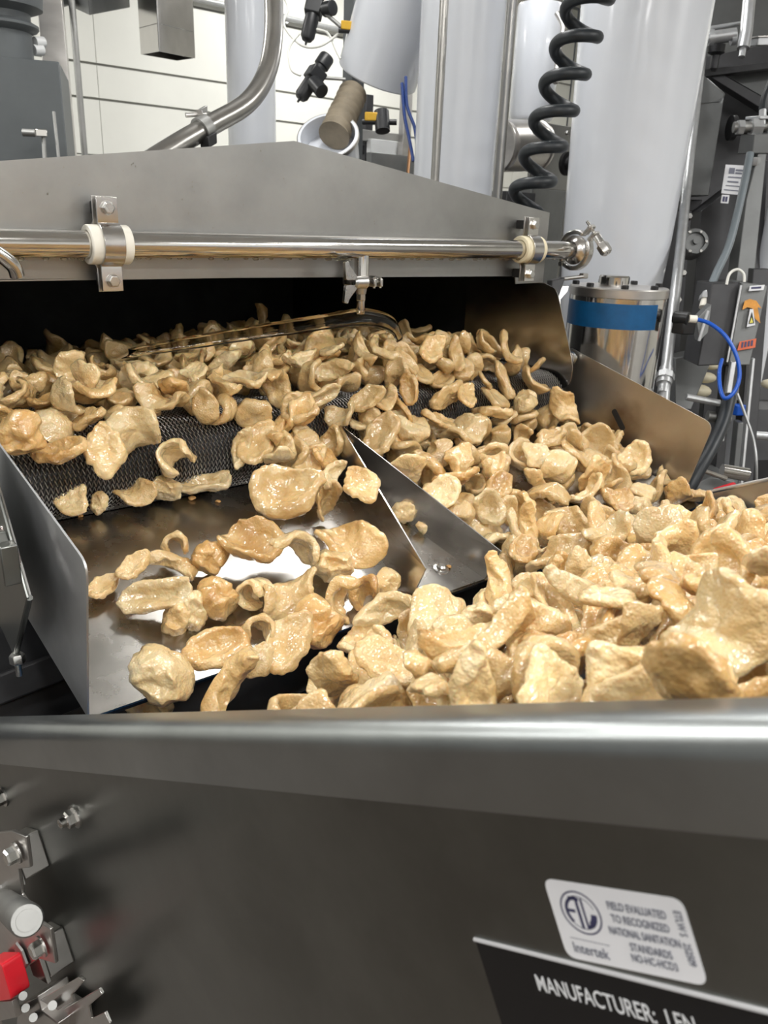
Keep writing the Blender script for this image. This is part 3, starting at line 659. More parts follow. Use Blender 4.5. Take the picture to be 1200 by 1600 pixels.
# canister hanging behind the cord
p = PX(837, 100, 3.9); r = 35 * 3.9 / FPX; zt = PX(837, 15, 3.9).z; zb = PX(837, 186, 3.9).z
t = thing('hanging_canister', 'white cylindrical canister on a stem behind the black coiled cord', 'canister', Vector((p.x, p.y, zb)))
MB().lathe(Vector((p.x, p.y, zb)), Z, [(r * 0.9, 0), (r, 0.02), (r, zt - zb - 0.01), (r * 0.96, zt - zb)], 40).build('body', 'film_white', t)
MB().cyl(Vector((p.x, p.y, zt)), Vector((p.x, p.y, CZ)), 0.03, 16).build('stem', 'steel', t)
MB().tube(bez([PX(870, 20, 3.6), PX(880, 45, 3.6), PX(872, 90, 3.6), PX(868, 130, 3.6)], 5), 0.012, 8).build('side_pipe', 'steel', t)
# gear housing under the canister: barrel, end disc with blue band, bearing plate
c0 = PX(770, 228, 3.62); ax = (PX(860, 228, 3.97) - c0).normalized()
t = thing('drive_drum', 'steel drive drum with round end plate and blue band behind the hood', 'drum', Vector((c0.x, c0.y, 1.2)))
MB().lathe(c0, ax, [(0.115, 0), (0.118, 0.01), (0.118, 0.018), (0.10, 0.022), (0.10, 0.05), (0.112, 0.055), (0.112, 0.34), (0.118, 0.345), (0.118, 0.36)], 44).build('barrel', 'steel', t)
MB().lathe(c0 - ax * 0.004, ax, [(0.03, -0.012), (0.03, 0)], 20).build('hub', 'cast_steel', t)
MB().arc_band(c0 + ax * 0.035, ax, 0.101, 0.122, 0.014, math.radians(180), math.radians(300), 24, U).build('blue_band', 'tape_blue', t)
bp0 = PX(850, 250, 3.62)
MB().box(PX(862, 246, 4.02), U * 0.16, V * 0.01, Z * 0.15).build('bearing_plate', 'steel_dull', t, 30, 0.003)
MB().lathe(PX(884, 256, 3.98), V, [(0.055, 0), (0.055, 0.02), (0.035, 0.022), (0.03, 0.04), (0.015, 0.042)], 28).build('bearing', 'iron_black', t)
for (x, y) in ((842, 283), (850, 215), (885, 208), (848, 262)): MB().hexa(PX(x, y, 3.99), V, 0.012, 0.012).build('bolt_head', 'cast_steel', t)
c = PX(800, 300, 3.72); MB().box(Vector((c.x, c.y, c.z / 2)), U * 0.10, V * 0.06, Z * (c.z / 2)).build('pedestal', 'machine_dark', t, 30, 0.004)
c = PX(885, 380, 4.7); t = tag(MB().box(Vector((c.x, c.y, 0.9)), U * 0.4, V * 0.05, Z * 0.9).build('machine_cabinet', 'machine_grey', None, 30, 0.01), 'pale grey cabinet back seen between hood end and wrapped column', 'cabinet')
# tilted white cylinder with fabric sleeve and the lower cylinder it feeds
top = PX(660, -110, 3.25); bot = PX(590, 118, 3.62); ax = (bot - top).normalized(); L = (bot - top).length; r = 0.182
t = thing('tilted_duct', 'large tilted white duct with a slanted open lower end', 'duct', bot)
MB().lathe(top, ax, [(r, 0), (r, L), (r * 0.97, L + 0.006), (r * 0.5, L + 0.004)], 56).build('shell', 'film_white', t)
b2 = PX(522, 212, 3.43); b1 = PX(552, 145, 3.55)
pth = [b1.lerp(b2, i / 24) for i in range(25)]
MB().tube(pth, [0.060 + 0.005 * math.sin(i * 1.9) + 0.004 * (i / 24) for i in range(25)], 28).build('fabric_sleeve', 'hose_beige', t, 80, 0, 'crumpled beige fabric sleeve')
l0 = PX(508, 206, 2.98); l1 = PX(470, 262, 2.9); ax3 = ((PX(508, 206, 2.98) - PX(560, 300, 3.3))).normalized()
q0 = PX(513, 216, 3.42); qax = (PX(470, 176, 3.28) - PX(486, 250, 3.50)).normalized()
t = thing('receiving_duct', 'tilted white duct with open rim taking the beige sleeve', 'duct', q0 - Z * 0.5)
MB().lathe(q0 - qax * 0.55, qax, [(0.10, 0), (0.125, 0.55), (0.13, 0.555), (0.13, 0.565), (0.118, 0.566), (0.115, 0.48), (0.0, 0.47)], 48, False).build('shell', 'film_white', t)
MB().arc_band(q0 + qax * 0.006, qax, 0.127, 0.134, 0.008, 0, 2 * math.pi, 48).build('rim', 'steel', t)
# bent steel pipe over the hood, and the clamp on it
bpth = bez([PX(432, -120, 2.3), PX(428, -20, 2.3), PX(427, 60, 2.28), PX(415, 118, 2.26), PX(385, 162, 2.22), PX(330, 195, 2.16), PX(280, 224, 2.1), PX(225, 258, 2.05)], 8)
t = tag(MB().tube(bpth, 0.027, 24).build('bent_pipe', 'steel_pipe', None, 60), 'bent steel pipe rising over the top of the fryer hood', 'pipe')
t = thing('pipe_saddle', 'small dark clamp with bolt gripping the bent pipe above the hood', 'clamp', PX(318, 210, 2.14))
d = (PX(340, 190, 2.17) - PX(300, 213, 2.12)).normalized(); c = PX(318, 202, 2.145)
MB().arc_band(c, d, 0.0275, 0.034, 0.014, 0, 2 * math.pi, 32).build('band', 'steel_dull', t, 40)
x, y, _ = frame(d)
MB().box(PX(317, 182, 2.14), d * 0.014, Z * 0.022, d.cross(Z).normalized() * 0.006).build('ear', 'steel_dull', t, 30, 0.002)
MB().box(PX(326, 219, 2.14), d * 0.016, Z * 0.014, d.cross(Z).normalized() * 0.018).build('foot', 'iron_black', t, 30, 0.002)
MB().cyl(PX(290, 180, 2.12), PX(322, 178, 2.14), 0.006, 12).build('bolt', 'steel', t); MB().hexa(PX(308, 179, 2.13), (PX(322, 178, 2.14) - PX(290, 180, 2.12)), 0.013, 0.014).build('nut', 'steel', t)
# black air regulators
def regulator(pts, z, label, knob):
    a, b = PX(*pts[0], z), PX(*pts[1], z); d = (b - a); L = d.length; d.normalize(); x, y, _ = frame(d)
    t = thing('air_regulator', label, 'regulator', b)
    MB().lathe(a, d, [(0.030, 0), (0.034, 0.008), (0.034, L * 0.22), (0.028, L * 0.24), (0.028, L * 0.30)], 24).build('knob', 'plastic_black', t)
    MB().box(a + d * L * 0.42, x * 0.036, y * 0.036, d * L * 0.12).build('body', 'plastic_black', t, 30, 0.006)
    MB().lathe(a + d * L * 0.52, d, [(0.031, 0), (0.031, L * 0.36), (0.022, L * 0.42), (0.006, L * 0.43), (0.005, L * 0.5)], 24).build('bowl', 'plastic_black', t)
    k0, k1 = PX(*knob[0], z - 0.03), PX(*knob[1], z - 0.06)
    MB().lathe(k0, k1 - k0, [(0.03, 0), (0.03, (k1 - k0).length), (0.024, (k1 - k0).length + 0.003)], 22).build('gauge', 'plastic_black', t)
    return t
t = regulator(((512, 88), (466, 158)), 3.5, 'black air regulator with round gauge hanging beside the tilted duct', ((490, 128), (503, 143)))
MB().cyl(PX(508, 122, 3.5), PX(540, 124, 3.5), 0.007, 10).build('feed_pipe', 'steel_dull', t)
t = regulator(((500, -25), (478, 68)), 3.5, 'upper black air regulator joined to a yellow valve', ((508, 15), (520, 12)))
for k, (x0, y0, x1, y1, lab) in enumerate(((533, 39, 562, 42, 'yellow handled valve joined to the upper air regulator'), (570, 182, 600, 183, 'yellow handled valve below the tilted duct'))):
    v_ = thing('ball_valve', lab, 'valve', PX(x1, y1 + 10, 3.45))
    a, b = PX(x0, y0, 3.45), PX(x1, y1, 3.45); d = (b - a).normalized()
    MB().box((a + b) / 2, d * (b - a).length * 0.5, d.cross(Z).normalized() * 0.012, Z * 0.017).build('handle', 'yellow', v_, 30, 0.004)
    MB().cyl(PX(x0 - 4, y0 + 8, 3.46), PX(x1 + 20, y1 + 8, 3.46), 0.012, 12).build('body', 'plastic_black', v_)
    if k == 0: MB().cyl(PX(503, 16, 3.46), PX(533, 42, 3.46), 0.009, 10).build('pipe', 'steel_dull', v_)
    else:
        MB().cyl(PX(596, 174, 3.46), PX(598, 205, 3.46), 0.032, 16).build('actuator', 'plastic_black', v_)
c = PX(554, 30, 3.75); tag(MB().box(Vector((c.x, c.y, CZ / 2)), U * 0.036, V * 0.04, Z * CZ / 2).build('steel_post', 'paint_grey', None, 30, 0.003), 'grey square steel post behind the tilted duct', 'post')
for k, (pts, lab) in enumerate((([(468, 52), (452, 75), (455, 108), (470, 118)], 'thin white air tube looping to the hanging regulator'), ([(440, -10), (450, 12), (444, 40), (470, 70), (500, 72), (530, 52)], 'thin white air tube looping between the two regulators'), ([(490, 45), (512, 52), (525, 78), (532, 92)], 'short thin white air tube ending behind the tilted duct'))):
    tag(MB().tube(bez([PX(x, y, 3.48 + 0.01 * k) for x, y in pts], 8), 0.0055, 8).build('air_tube', 'tube_white', None, 80), lab, 'tube')
for k, (pts, lab) in enumerate((([(628, 130), (632, 180), (640, 220), (646, 252)], 'blue air tube hanging straight beside the white column'), ([(634, 120), (636, 165), (648, 200), (652, 235)], 'blue air tube bowing out beside the white column'))):
    tag(MB().tube(bez([PX(x, y, 3.3) for x, y in pts], 8), 0.007, 8).build('air_tube', 'tube_navy', None, 80), lab, 'tube')
# pump cabinet with rails behind the hood peak
pc = thing('valve_rack', 'grey steel rack with rails behind the hood below the tilted duct', 'rack', PX(600, 300, 3.9))
for (x, y, hw, hh, mt_, nm) in ((595, 215, 44, 8, 'steel_dull', 'rail'), (600, 235, 30, 14, 'paint_white', 'cover'), (632, 220, 8, 110, 'steel', 'upright'), (572, 250, 7, 90, 'machine_dark', 'upright'), (615, 275, 50, 30, 'machine_grey', 'panel'), (575, 235, 16, 6, 'iron_black', 'latch')):
    MB().box(PX(x, y, 4.2), U * hw * 0.0034, V * 0.02, Z * hh * 0.0034).build(nm, mt_, pc, 30, 0.003)
c = PX(600, 300, 4.3); MB().box(Vector((c.x, c.y, c.z / 2)), U * 0.16, V * 0.06, Z * c.z / 2).build('base', 'machine_grey', pc, 30, 0.004)
MB().cyl(PX(641, 225, 4.12), PX(636, 285, 4.12), 0.008, 10).build('copper_line', 'copper', pc)
# black coiled cord
a, b = PX(938, -60, 2.42), PX(822, 325, 2.62); a = a + (a - b) * 1.0; d = (b - a).normalized(); x, y, _ = frame(d); n = 600; turns = 13.5
R_ = 0.062; pts = []
sx = (_rt - d * _rt.dot(d)).normalized(); sy = d.cross(sx)
for i in range(n + 1):
    tt = i / n; an = 2 * math.pi * turns * (tt - 0.5) + 1.2
    pts.append(a.lerp(b, tt) + sx * math.cos(an) * R_ * (1.12 - 0.24 * tt) + sy * math.sin(an) * R_)
pts += bez([pts[-1], pts[-1] + d * 0.12, PX(812, 420, 2.7)], 6)[1:]
tag(MB().tube(pts, 0.0185, 14).build('coiled_cord', 'rubber', None, 80), 'thick black coiled cord hanging in front of the white wrapped column', 'cord')

# left background: grey cabinet, round duct, rod, ceiling ducts
zc = 2.95
c = PX(40, 240, zc + 0.3); gx = 0.36
g0 = thing('grey_cabinet', 'dark grey steel cabinet with a latch beside the cream wall', 'cabinet', Vector((c.x, c.y, 0)))
ctop = PX(40, 88, zc).z
pL, pR = PX(-120, 150, zc), PX(97, 150, zc + 0.12)
dd = (pR - pL); dd.z = 0; dn = dd.normalized(); bk = Z.cross(dn)
MB().prism([Vector((pL.x, pL.y, 0)), Vector((pR.x, pR.y, 0)), Vector((pR.x, pR.y, 0)) + bk * 0.5, Vector((pL.x, pL.y, 0)) + bk * 0.5], Z * ctop).build('body', 'paint_grey', g0, 30, 0.004)
h0 = MB().cyl(PX(36, 207, zc), PX(56, 208, zc), 0.013, 12).build('latch_handle', 'steel_dull', g0)
MB().box(PX(65, 208, zc + 0.02), dn * 0.02, Z * 0.012, bk * 0.014).build('latch_plate', 'chrome', g0, 30, 0.002)
MB().cyl(PX(68, 215, zc + 0.03), PX(70, 250, zc + 0.03), 0.008, 8).build('latch_rod', 'steel_dull', g0)
MB().cyl(PX(84, 175, zc + 0.03), PX(92, 250, zc + 0.03), 0.006, 8).build('door_edge', 'steel_dull', g0)
p1 = PX(82, 150, 3.35); p2 = PX(112, 150, 3.5)
for nm, q, w_, mt_, lab in (('steel_upright', PX(92, 150, 3.5), 0.05, 'steel', 'bright steel upright behind the dark grey cabinet'),):
    tag(MB().box(Vector((q.x, q.y, CZ / 2)), dn * w_, bk * 0.05, Z * CZ / 2).build(nm, mt_, None, 30, 0.003), lab, 'post')
t, b0, r = vcyl(122, 120, 3.75, 5, 0, CZ, 'hanging_rod', 'steel_dull', 'thin dark steel rod in front of the cream wall', 'rod')
p = PX(8, 60, zc + 0.1); r = 40 * 3 / FPX
t = thing('round_duct', 'dark round duct with flange above the grey cabinet', 'duct', Vector((p.x, p.y, ctop)))
zz = lambda y: PX(20, y, zc + 0.1).z - ctop
MB().lathe(Vector((p.x, p.y, ctop)), Z, [(r, 0), (r, zz(52)), (r * 1.22, zz(48)), (r * 1.3, zz(44)), (r * 1.3, zz(40)), (r * 1.02, zz(34)), (r * 1.02, zz(24)), (r * 1.5, zz(16)), (r * 1.55, zz(-4)), (r * 1.55, CZ - ctop)], 48).build('shell', 'paint_grey', t, 30)
for (x, y) in ((54, 66), (52, 78)): MB().cyl(PX(x, y, 3.12), PX(x + 14, y, 3.15), 0.02, 12).build('pipe_stub', 'paint_white', t)
c = PX(165, 2, 4.2)
t = thing('duct_box', 'grey ceiling duct box with open underside beside the cream wall', 'duct', c)
MB().prism([PX(105, 8, 4.0), PX(140, 24, 3.7), PX(203, 12, 4.2), PX(165, 1, 4.6)], Z * 0.9).build('shell', 'machine_grey', t, 30, 0.004)
MB().prism([PX(63, 18, 3.4), PX(115, 3, 3.9), PX(115, -30, 3.9), PX(63, -20, 3.4)], bk * 0.05).build('side_duct', 'paint_grey', t, 30, 0.004)
t = thing('steel_drop_duct', 'shiny square steel duct hanging from the ceiling with open bottom', 'duct', PX(262, 85, 4.1))
q = [PX(249, 80, 4.0), PX(305, 91, 4.3), PX(277, 95, 4.6), PX(220, 85, 4.25)]
for i in range(4):
    a, b = q[i], q[(i + 1) % 4]; n_ = Z.cross(b - a).normalized()
    MB().prism([a, b, Vector((b.x, b.y, CZ - 0.01)), Vector((a.x, a.y, CZ - 0.01))], n_ * 0.004).build('side', 'steel_smooth', t, 30)
MB().prism([q_ + Z * 0.12 for q_ in q], Z * 0.004).build('inner_baffle', 'steel_dull', t, 30)
"""pipe along the wall"""
t = thing('wall_conduit', 'thin grey conduit running along the top of the cream wall', 'conduit', FP(2, v0 + 0.05, 1.38))
MB().cyl(FP(0.2, v0 + 0.05, 1.40), FP(6.0, v0 + 0.05, 1.40), 0.018, 10).build('tube', 'galv', t)
for a in (0.9, 2.0, 3.1, 4.2, 5.3): MB().box(FP(a, v0 + 0.025, 1.40), U * 0.012, V * 0.025, Z * 0.03).build('bracket', 'galv', t, 30)

# steel motor canister with blue tape
mc = PX(958, 520, 2.62); cz1 = PX(958, 447, 2.56).z; r = 0.152
t = thing('motor_canister', 'shiny steel motor canister with blue tape band and screwed lid', 'canister', Vector((mc.x, mc.y, 0)))
b0 = Vector((mc.x, mc.y, 0))
MB().lathe(b0, Z, [(r, 0.35), (r, cz1 - 0.03)], 64).build('body', 'chrome', t)
MB().lathe(b0, Z, [(r * 0.7, 0.0), (r * 0.7, 0.35)], 32).build('stand', 'machine_dark', t)
ld_ = MB().lathe(b0, Z, [(r, cz1 - 0.03), (r * 1.02, cz1 - 0.028), (r * 1.02, cz1 - 0.004), (r * 1.0, cz1)], 64).build('lid', 'steel', t)
cp = PX(960, 436, 2.56)
MB().lathe(Vector((cp.x, cp.y, cz1)), Z, [(0.048, 0), (0.048, 0.028), (0.044, 0.033)], 36).build('cap', 'chrome', ld_)
for an in (10, 55, 100, 170, 215, 262, 305): MB().hexa(b0 + Vector((math.cos(math.radians(an)), math.sin(math.radians(an)), 0)) * r * 0.9 + Z * cz1, Z, 0.012, 0.012).build('lid_bolt', 'iron_black', ld_)
vx = Vector((-_fw.x, -_fw.y, 0)).normalized(); 
MB().arc_band(b0 + Z * (cz1 - 0.082), Z, r * 1.003, r * 1.012, 0.038, math.radians(-95), math.radians(38), 30, vx).build('tape_band', 'tape_blue', t, 60, 0, 'blue adhesive tape')
lt = thing('lid_latch', 'black toggle latch and steel lever at the lid of the canister', 'latch', PX(885, 460, 2.45))
MB().cyl(PX(878, 436, 2.47), PX(912, 432, 2.47), 0.006, 10).build('lever', 'steel_dull', lt)
MB().box(PX(912, 431, 2.47), _rt * 0.008, Z * 0.008, V * 0.008).build('lever_nut', 'steel_dull', lt, 30, 0.002)
MB().prism([PX(862, 438, 2.46), PX(884, 433, 2.46), PX(872, 470, 2.46), PX(860, 478, 2.46)], V * -0.02).build('toggle', 'iron_black', lt, 30, 0.003)
MB().prism([PX(866, 462, 2.5), PX(880, 447, 2.5), PX(889, 447, 2.5), PX(887, 455, 2.5), PX(876, 468, 2.5), PX(877, 500, 2.5), PX(872, 500, 2.5)], V * -0.006).build('hook', 'steel', lt, 30, 0.001)

# conduit in front of the dark machine
t = thing('grey_conduit', 'grey steel conduit with coupling beside the motor canister', 'conduit', PX(1034, 620, 2.45))
MB().tube([PX(1100, 60, 3.45), PX(1077, 250, 3.2), PX(1062, 400, 3.0), PX(1040, 585, 2.78), PX(1032, 700, 2.65)], 0.019, 16).build('tube', 'galv', t, 60)
cc = PX(1040, 583, 2.78); d = (PX(1034, 625, 2.73) - cc).normalized()
for h0, h1, rr in ((-0.02, 0.006, 0.023), (0.006, 0.03, 0.032), (0.03, 0.05, 0.026), (0.05, 0.09, 0.019)): MB().lathe(cc, d, [(rr, h0), (rr, h1)], 8 if rr > 0.03 else 18).build('coupling', 'galv', t)
# right background: dark processing machine with housing, flanges, pipework
def bx(x, y, z, hx, hy, hz, rz=0.0):
    c = PX(x, y, z); cu = Vector((math.cos(rz), math.sin(rz), 0)); return c, cu * hx, Z.cross(cu) * hy, Z * hz
dm = thing('processing_machine', 'dark steel processing machine standing behind the control box', 'machine', Vector((1.9, 3.9, 0)))
def poly(pts, z, th, nm, mt_, par, bev=0.003, lab=None):
    return MB().prism([PX(x, y, z) for x, y in pts], Vector((_fw.x, _fw.y, 0)) * th).build(nm, mt_, par, 30, bev, lab)
poly([(1000, 100), (1230, 92), (1260, 620), (1000, 700)], 3.75, 0.3, 'casing', 'machine_dark', dm)
c = PX(1160, 560, 4.15); MB().box(Vector((c.x, c.y, c.z / 2)), _rt * 0.42, Vector((_fw.x, _fw.y, 0)).normalized() * 0.2, Z * c.z / 2).build('base', 'machine_dark', dm, 30, 0.005)
poly([(1075, 0 - 60), (1260, -60), (1260, 88), (1075, 88)], 4.1, 0.2, 'upper_panel', 'machine_grey', dm)
poly([(1085, 92), (1240, 60), (1240, 104), (1085, 122)], 3.55, 0.08, 'beam', 'machine_dark', dm)
poly([(1100, 108), (1240, 92), (1240, 102), (1100, 120)], 3.5, 0.1, 'beam', 'iron_black', dm)
poly([(1098, 112), (1122, 112), (1200, 156), (1240, 180), (1230, 195)], 3.52, 0.08, 'brace', 'machine_dark', dm)
poly([(1135, 118), (1240, 105), (1240, 170), (1195, 153)], 3.6, 0.05, 'light_panel', 'machine_grey', dm)
hs = poly([(1050, 165), (1127, 160), (1132, 150), (1108, 306), (1020, 306)], 3.35, 0.3, 'gear_housing', 'machine_grey', dm, 0.012)
poly([(1070, 108), (1096, 112), (1135, 146), (1128, 162), (1050, 166)], 3.38, 0.3, 'housing_top', 'machine_grey', dm, 0.01)
poly([(1072, 312), (1098, 312), (1090, 330), (1070, 330)], 3.4, 0.1, 'housing_foot', 'machine_dark', dm)
poly([(1095, 330), (1200, 250), (1190, 450), (1170, 560), (1075, 560)], 3.3, 0.12, 'inclined_cover', 'machine_dark', dm)
poly([(1166, 310), (1185, 240), (1198, 240), (1178, 440), (1150, 440)], 3.1, 0.1, 'frame_leg', 'machine_grey', dm)
fl = MB().lathe(PX(1086, 378, 3.22), -_fw, [(0.055, -0.06), (0.055, 0.0), (0.05, 0.012), (0.036, 0.014), (0.034, 0.004), (0.012, 0.004), (0.012, 0.014)], 32).build('flange', 'machine_grey', dm)
for k in range(6):
    an = k * math.pi / 3; MB().hexa(PX(1086, 378, 3.21) + (_rt * math.cos(an) + _up * math.sin(an)) * 0.044, -_fw, 0.007, 0.008).build('flange_bolt', 'cast_steel', fl)
for k, (x, y) in enumerate(((1068, 355), (1062, 400), (1066, 428), (1058, 470), (1075, 340), (1056, 500))): MB().hexa(PX(x, y, 3.26), -_fw, 0.014, 0.02).build('casing_bolt', 'cast_steel', dm)
MB().lathe(PX(1140, 200, 3.4), _rt, [(0.05, 0), (0.05, 0.02), (0.03, 0.022), (0.03, 0.09), (0.04, 0.09), (0.04, 0.11)], 24).build('side_flange', 'iron_black', dm)
# pipework at the top
pw = thing('pipe_tee', 'galvanised pipe tee with vertical riser above the dark machine', 'pipe', PX(1160, 90, 3.3))
MB().cyl(PX(1100, 60, 3.32), PX(1150, 53, 3.3), 0.023, 18).build('run', 'galv', pw)
MB().tube([PX(1176, -60, 3.3), PX(1166, 50, 3.3), PX(1161, 76, 3.3)], 0.025, 18).build('riser', 'galv', pw)
MB().cyl(PX(1161, 76, 3.3), PX(1159, 89, 3.3), 0.013, 8).build('plug', 'galv', pw)
for x in (1107, 1142): MB().lathe(PX(x, 59, 3.315), (PX(1150, 53, 3.3) - PX(1100, 60, 3.32)), [(0.029, 0), (0.029, 0.02)], 18).build('collar', 'galv', pw)
MB().cyl(PX(1110, 44, 3.35), PX(1160, 36, 3.35), 0.008, 8).build('brace_rod', 'galv', pw)
t = thing('solenoid', 'small black solenoid under the galvanised pipe', 'valve', PX(1118, 105, 3.4))
MB().lathe(PX(1121, 70, 3.42), -Z, [(0.035, 0), (0.035, 0.03), (0.018, 0.04), (0.018, 0.09), (0.01, 0.1)], 16).build('body', 'iron_black', t)
MB().box(PX(1120, 62, 3.42), _rt * 0.04, Z * 0.012, V * 0.03).build('cap', 'iron_black', t, 30, 0.003)
t = thing('junction_box', 'small galvanised junction box beside the pipe tee', 'box', PX(1188, 72, 3.35))
MB().box(PX(1188, 65, 3.35), _rt * 0.028, Z * 0.016, V * 0.02).build('body', 'galv', t, 30, 0.003); MB().box(PX(1188, 58, 3.34), _rt * 0.03, Z * 0.003, V * 0.022).build('lid', 'steel', t, 30, 0.001)
vc = thing('valve_cluster', 'cluster of steel valve fittings with a black hose above the note', 'valve', PX(1180, 240, 3.1))
MB().cyl(PX(1146, 199, 3.12), PX(1240, 197, 3.1), 0.02, 16).build('pipe', 'steel_dull', vc)
for x, rr in ((1152, 0.028), (1173, 0.034), (1181, 0.03), (1196, 0.036)): MB().lathe(PX(x, 199, 3.11), _rt, [(rr, 0), (rr, 0.022)], 6).build('hex_fitting', 'galv', vc, 25)
MB().cyl(PX(1192, 172, 3.1), PX(1191, 196, 3.1), 0.014, 12).build('stem', 'galv', vc); MB().box(PX(1192, 184, 3.1), _rt * 0.04, Z * 0.006, V * 0.03).build('plate', 'galv', vc, 30, 0.002)
MB().tube(bez([PX(1192, 172, 3.1), PX(1196, 150, 3.1), PX(1215, 110, 3.1)], 5), 0.016, 10).build('hose', 'rubber', vc)
MB().box(PX(1190, 225, 3.12), _rt * 0.06, Z * 0.035, V * 0.03).build('bracket', 'machine_grey', vc, 30, 0.003); MB().hexa(PX(1182, 246, 3.1), -Z, 0.016, 0.03).build('lower_nut', 'galv', vc)
# paper notes stuck on the machine cover
def note(pts, z, label, lines, ink):
    t = thing('paper_note', label, 'note', PX(*pts[3], z))
    MB().prism([PX(x, y, z) for x, y in pts], _fw * 0.001).build('sheet', 'paper', t, 0)
    a, b, c, d = [PX(x, y, z - 0.002) for x, y in pts]
    for (u_, v_, u2, v2) in lines:
        f = lambda s, q: a.lerp(b, s).lerp(d.lerp(c, s), q)
        MB().prism([f(u_, v_), f(u2, v_), f(u2, v2), f(u_, v2)], _fw * 0.0008).build('print_line', ink, t, 0)
note([(1134, 257), (1168, 259), (1161, 305), (1127, 302)], 3.05, 'printed white note sheet stuck on the dark machine cover', [(.2, .1, .45, .3), (.5, .14, .9, .2), (.5, .24, .8, .3), (.2, .4, .8, .44), (.2, .55, .7, .6), (.15, .7, .85, .73), (.1, .85, .9, .88)], 'ink_grey')
note([(1128, 304), (1140, 305), (1138, 318), (1126, 317)], 3.04, 'tiny white sticker below the printed note', [(.2, .2, .45, .8), (.55, .2, .8, .8)], 'ink_navy')
tag(MB().tube(bez([PX(1172, 240, 2.98), PX(1160, 300, 2.95), PX(1140, 380, 2.9), PX(1118, 430, 2.85), PX(1103, 470, 2.8)], 8), 0.014, 12).build('grey_hose', 'hose_grey', None, 80), 'translucent grey hose slanting down in front of the dark machine', 'hose')
t = thing('hose_fitting', 'bright hose fitting at the end of the grey hose', 'fitting', PX(1100, 485, 2.78))
d = (PX(1098, 485, 2.78) - PX(1106, 458, 2.8)).normalized()
MB().lathe(PX(1106, 458, 2.8), d, [(0.018, 0), (0.02, 0.012)], 16).build('collar', 'galv', t); MB().lathe(PX(1106, 458, 2.8) + d * 0.012, d, [(0.024, 0), (0.024, 0.02)], 6).build('hex', 'galv', t, 25); MB().lathe(PX(1106, 458, 2.8) + d * 0.032, d, [(0.016, 0), (0.016, 0.03)], 14).build('tail', 'nylon', t)
# control box with labels
zb = 2.75
cb = thing('control_box', 'dark grey control box with labels and orange tape', 'control box', PX(1140, 570, zb))
poly([(1113, 443), (1162, 441), (1138, 570), (1090, 572)], zb, 0.16, 'body', 'machine_dark', cb, 0.004)
poly([(1160, 440), (1200, 447), (1172, 571), (1138, 571)], zb - 0.02, 0.16, 'door', 'machine_grey', cb, 0.004)
MB().cyl(PX(1158, 446, zb - 0.02), PX(1136, 566, zb - 0.02), 0.004, 8).build('door_hinge', 'galv', cb)
poly([(1172, 447), (1195, 445), (1193, 453), (1170, 455)], zb - 0.03, 0.003, 'white_label', 'paper', cb, 0)
poly([(1174, 448.5), (1190, 447.5), (1189, 450.5), (1174, 451.5)], zb - 0.031, 0.001, 'label_print', 'ink_navy', cb, 0)
poly([(1160, 484), (1164, 470), (1172, 467), (1182, 470), (1190, 482), (1184, 480), (1188, 505), (1180, 498), (1176, 482), (1168, 480)], zb - 0.032, 0.002, 'orange_tape', 'orange_tape', cb, 0, 'crumpled orange tape strip')
poly([(1172, 483), (1177, 483), (1180, 508), (1167, 511)], zb - 0.034, 0.002, 'warning_sticker', 'paper', cb, 0)
poly([(1175, 487), (1178.5, 505), (1170, 506)], zb - 0.036, 0.001, 'warning_triangle', 'plate_black', cb, 0)
poly([(1174.5, 496), (1177, 504), (1171.5, 505)], zb - 0.0375, 0.001, 'warning_symbol', 'warning_yellow', cb, 0)
poly([(1156, 534), (1182, 529), (1180, 543), (1152, 548)], zb - 0.032, 0.002, 'orange_tag', 'orange_tag', cb, 0)
for i in range(4): poly([(1159 + i * 5, 535 - i), (1162 + i * 5, 534.5 - i), (1161 + i * 5, 543 - i), (1158 + i * 5, 543.5 - i)], zb - 0.0335, 0.001, 'tag_print', 'ink_navy', cb, 0)
MB().tube(bez([PX(1135, 445, zb), PX(1140, 428, zb), PX(1152, 421, zb), PX(1162, 428, zb), PX(1163, 441, zb)], 6), 0.005, 8).build('wire_loop', 'tube_white', cb, 80)
# sensor with blue air loop
sn = thing('sensor_arm', 'black sensor arm with white tip beside the grey conduit', 'sensor', PX(1060, 520, 2.5))
MB().cyl(PX(1054, 496, 2.53), PX(1076, 498, 2.5), 0.02, 18).build('barrel', 'plastic_black', sn); MB().box(PX(1068, 512, 2.52), _rt * 0.02, V * 0.02, Z * 0.02).build('knuckle', 'plastic_black', sn, 30, 0.004)
MB().cyl(PX(1076, 498, 2.5), PX(1088, 499, 2.5), 0.012, 14).build('tip', 'nylon', sn)
poly([(1088, 500), (1112, 475), (1107, 520), (1093, 534)], 2.7, 0.05, 'mount', 'machine_grey', sn)
MB().cyl(PX(1106, 486, 2.68), PX(1092, 533, 2.68), 0.005, 8).build('mount_rod', 'galv', sn)
tag(MB().tube(bez([PX(1088, 499, 2.5), PX(1110, 506, 2.48), PX(1135, 527, 2.46), PX(1152, 560, 2.45), PX(1155, 592, 2.45), PX(1145, 615, 2.45), PX(1132, 622, 2.46), PX(1125, 605, 2.5), PX(1124, 580, 2.54), PX(1128, 562, 2.6)], 8), 0.0062, 10).build('air_hose', 'tube_blue', None, 80), 'bright blue air hose looping from the black sensor arm', 'hose')
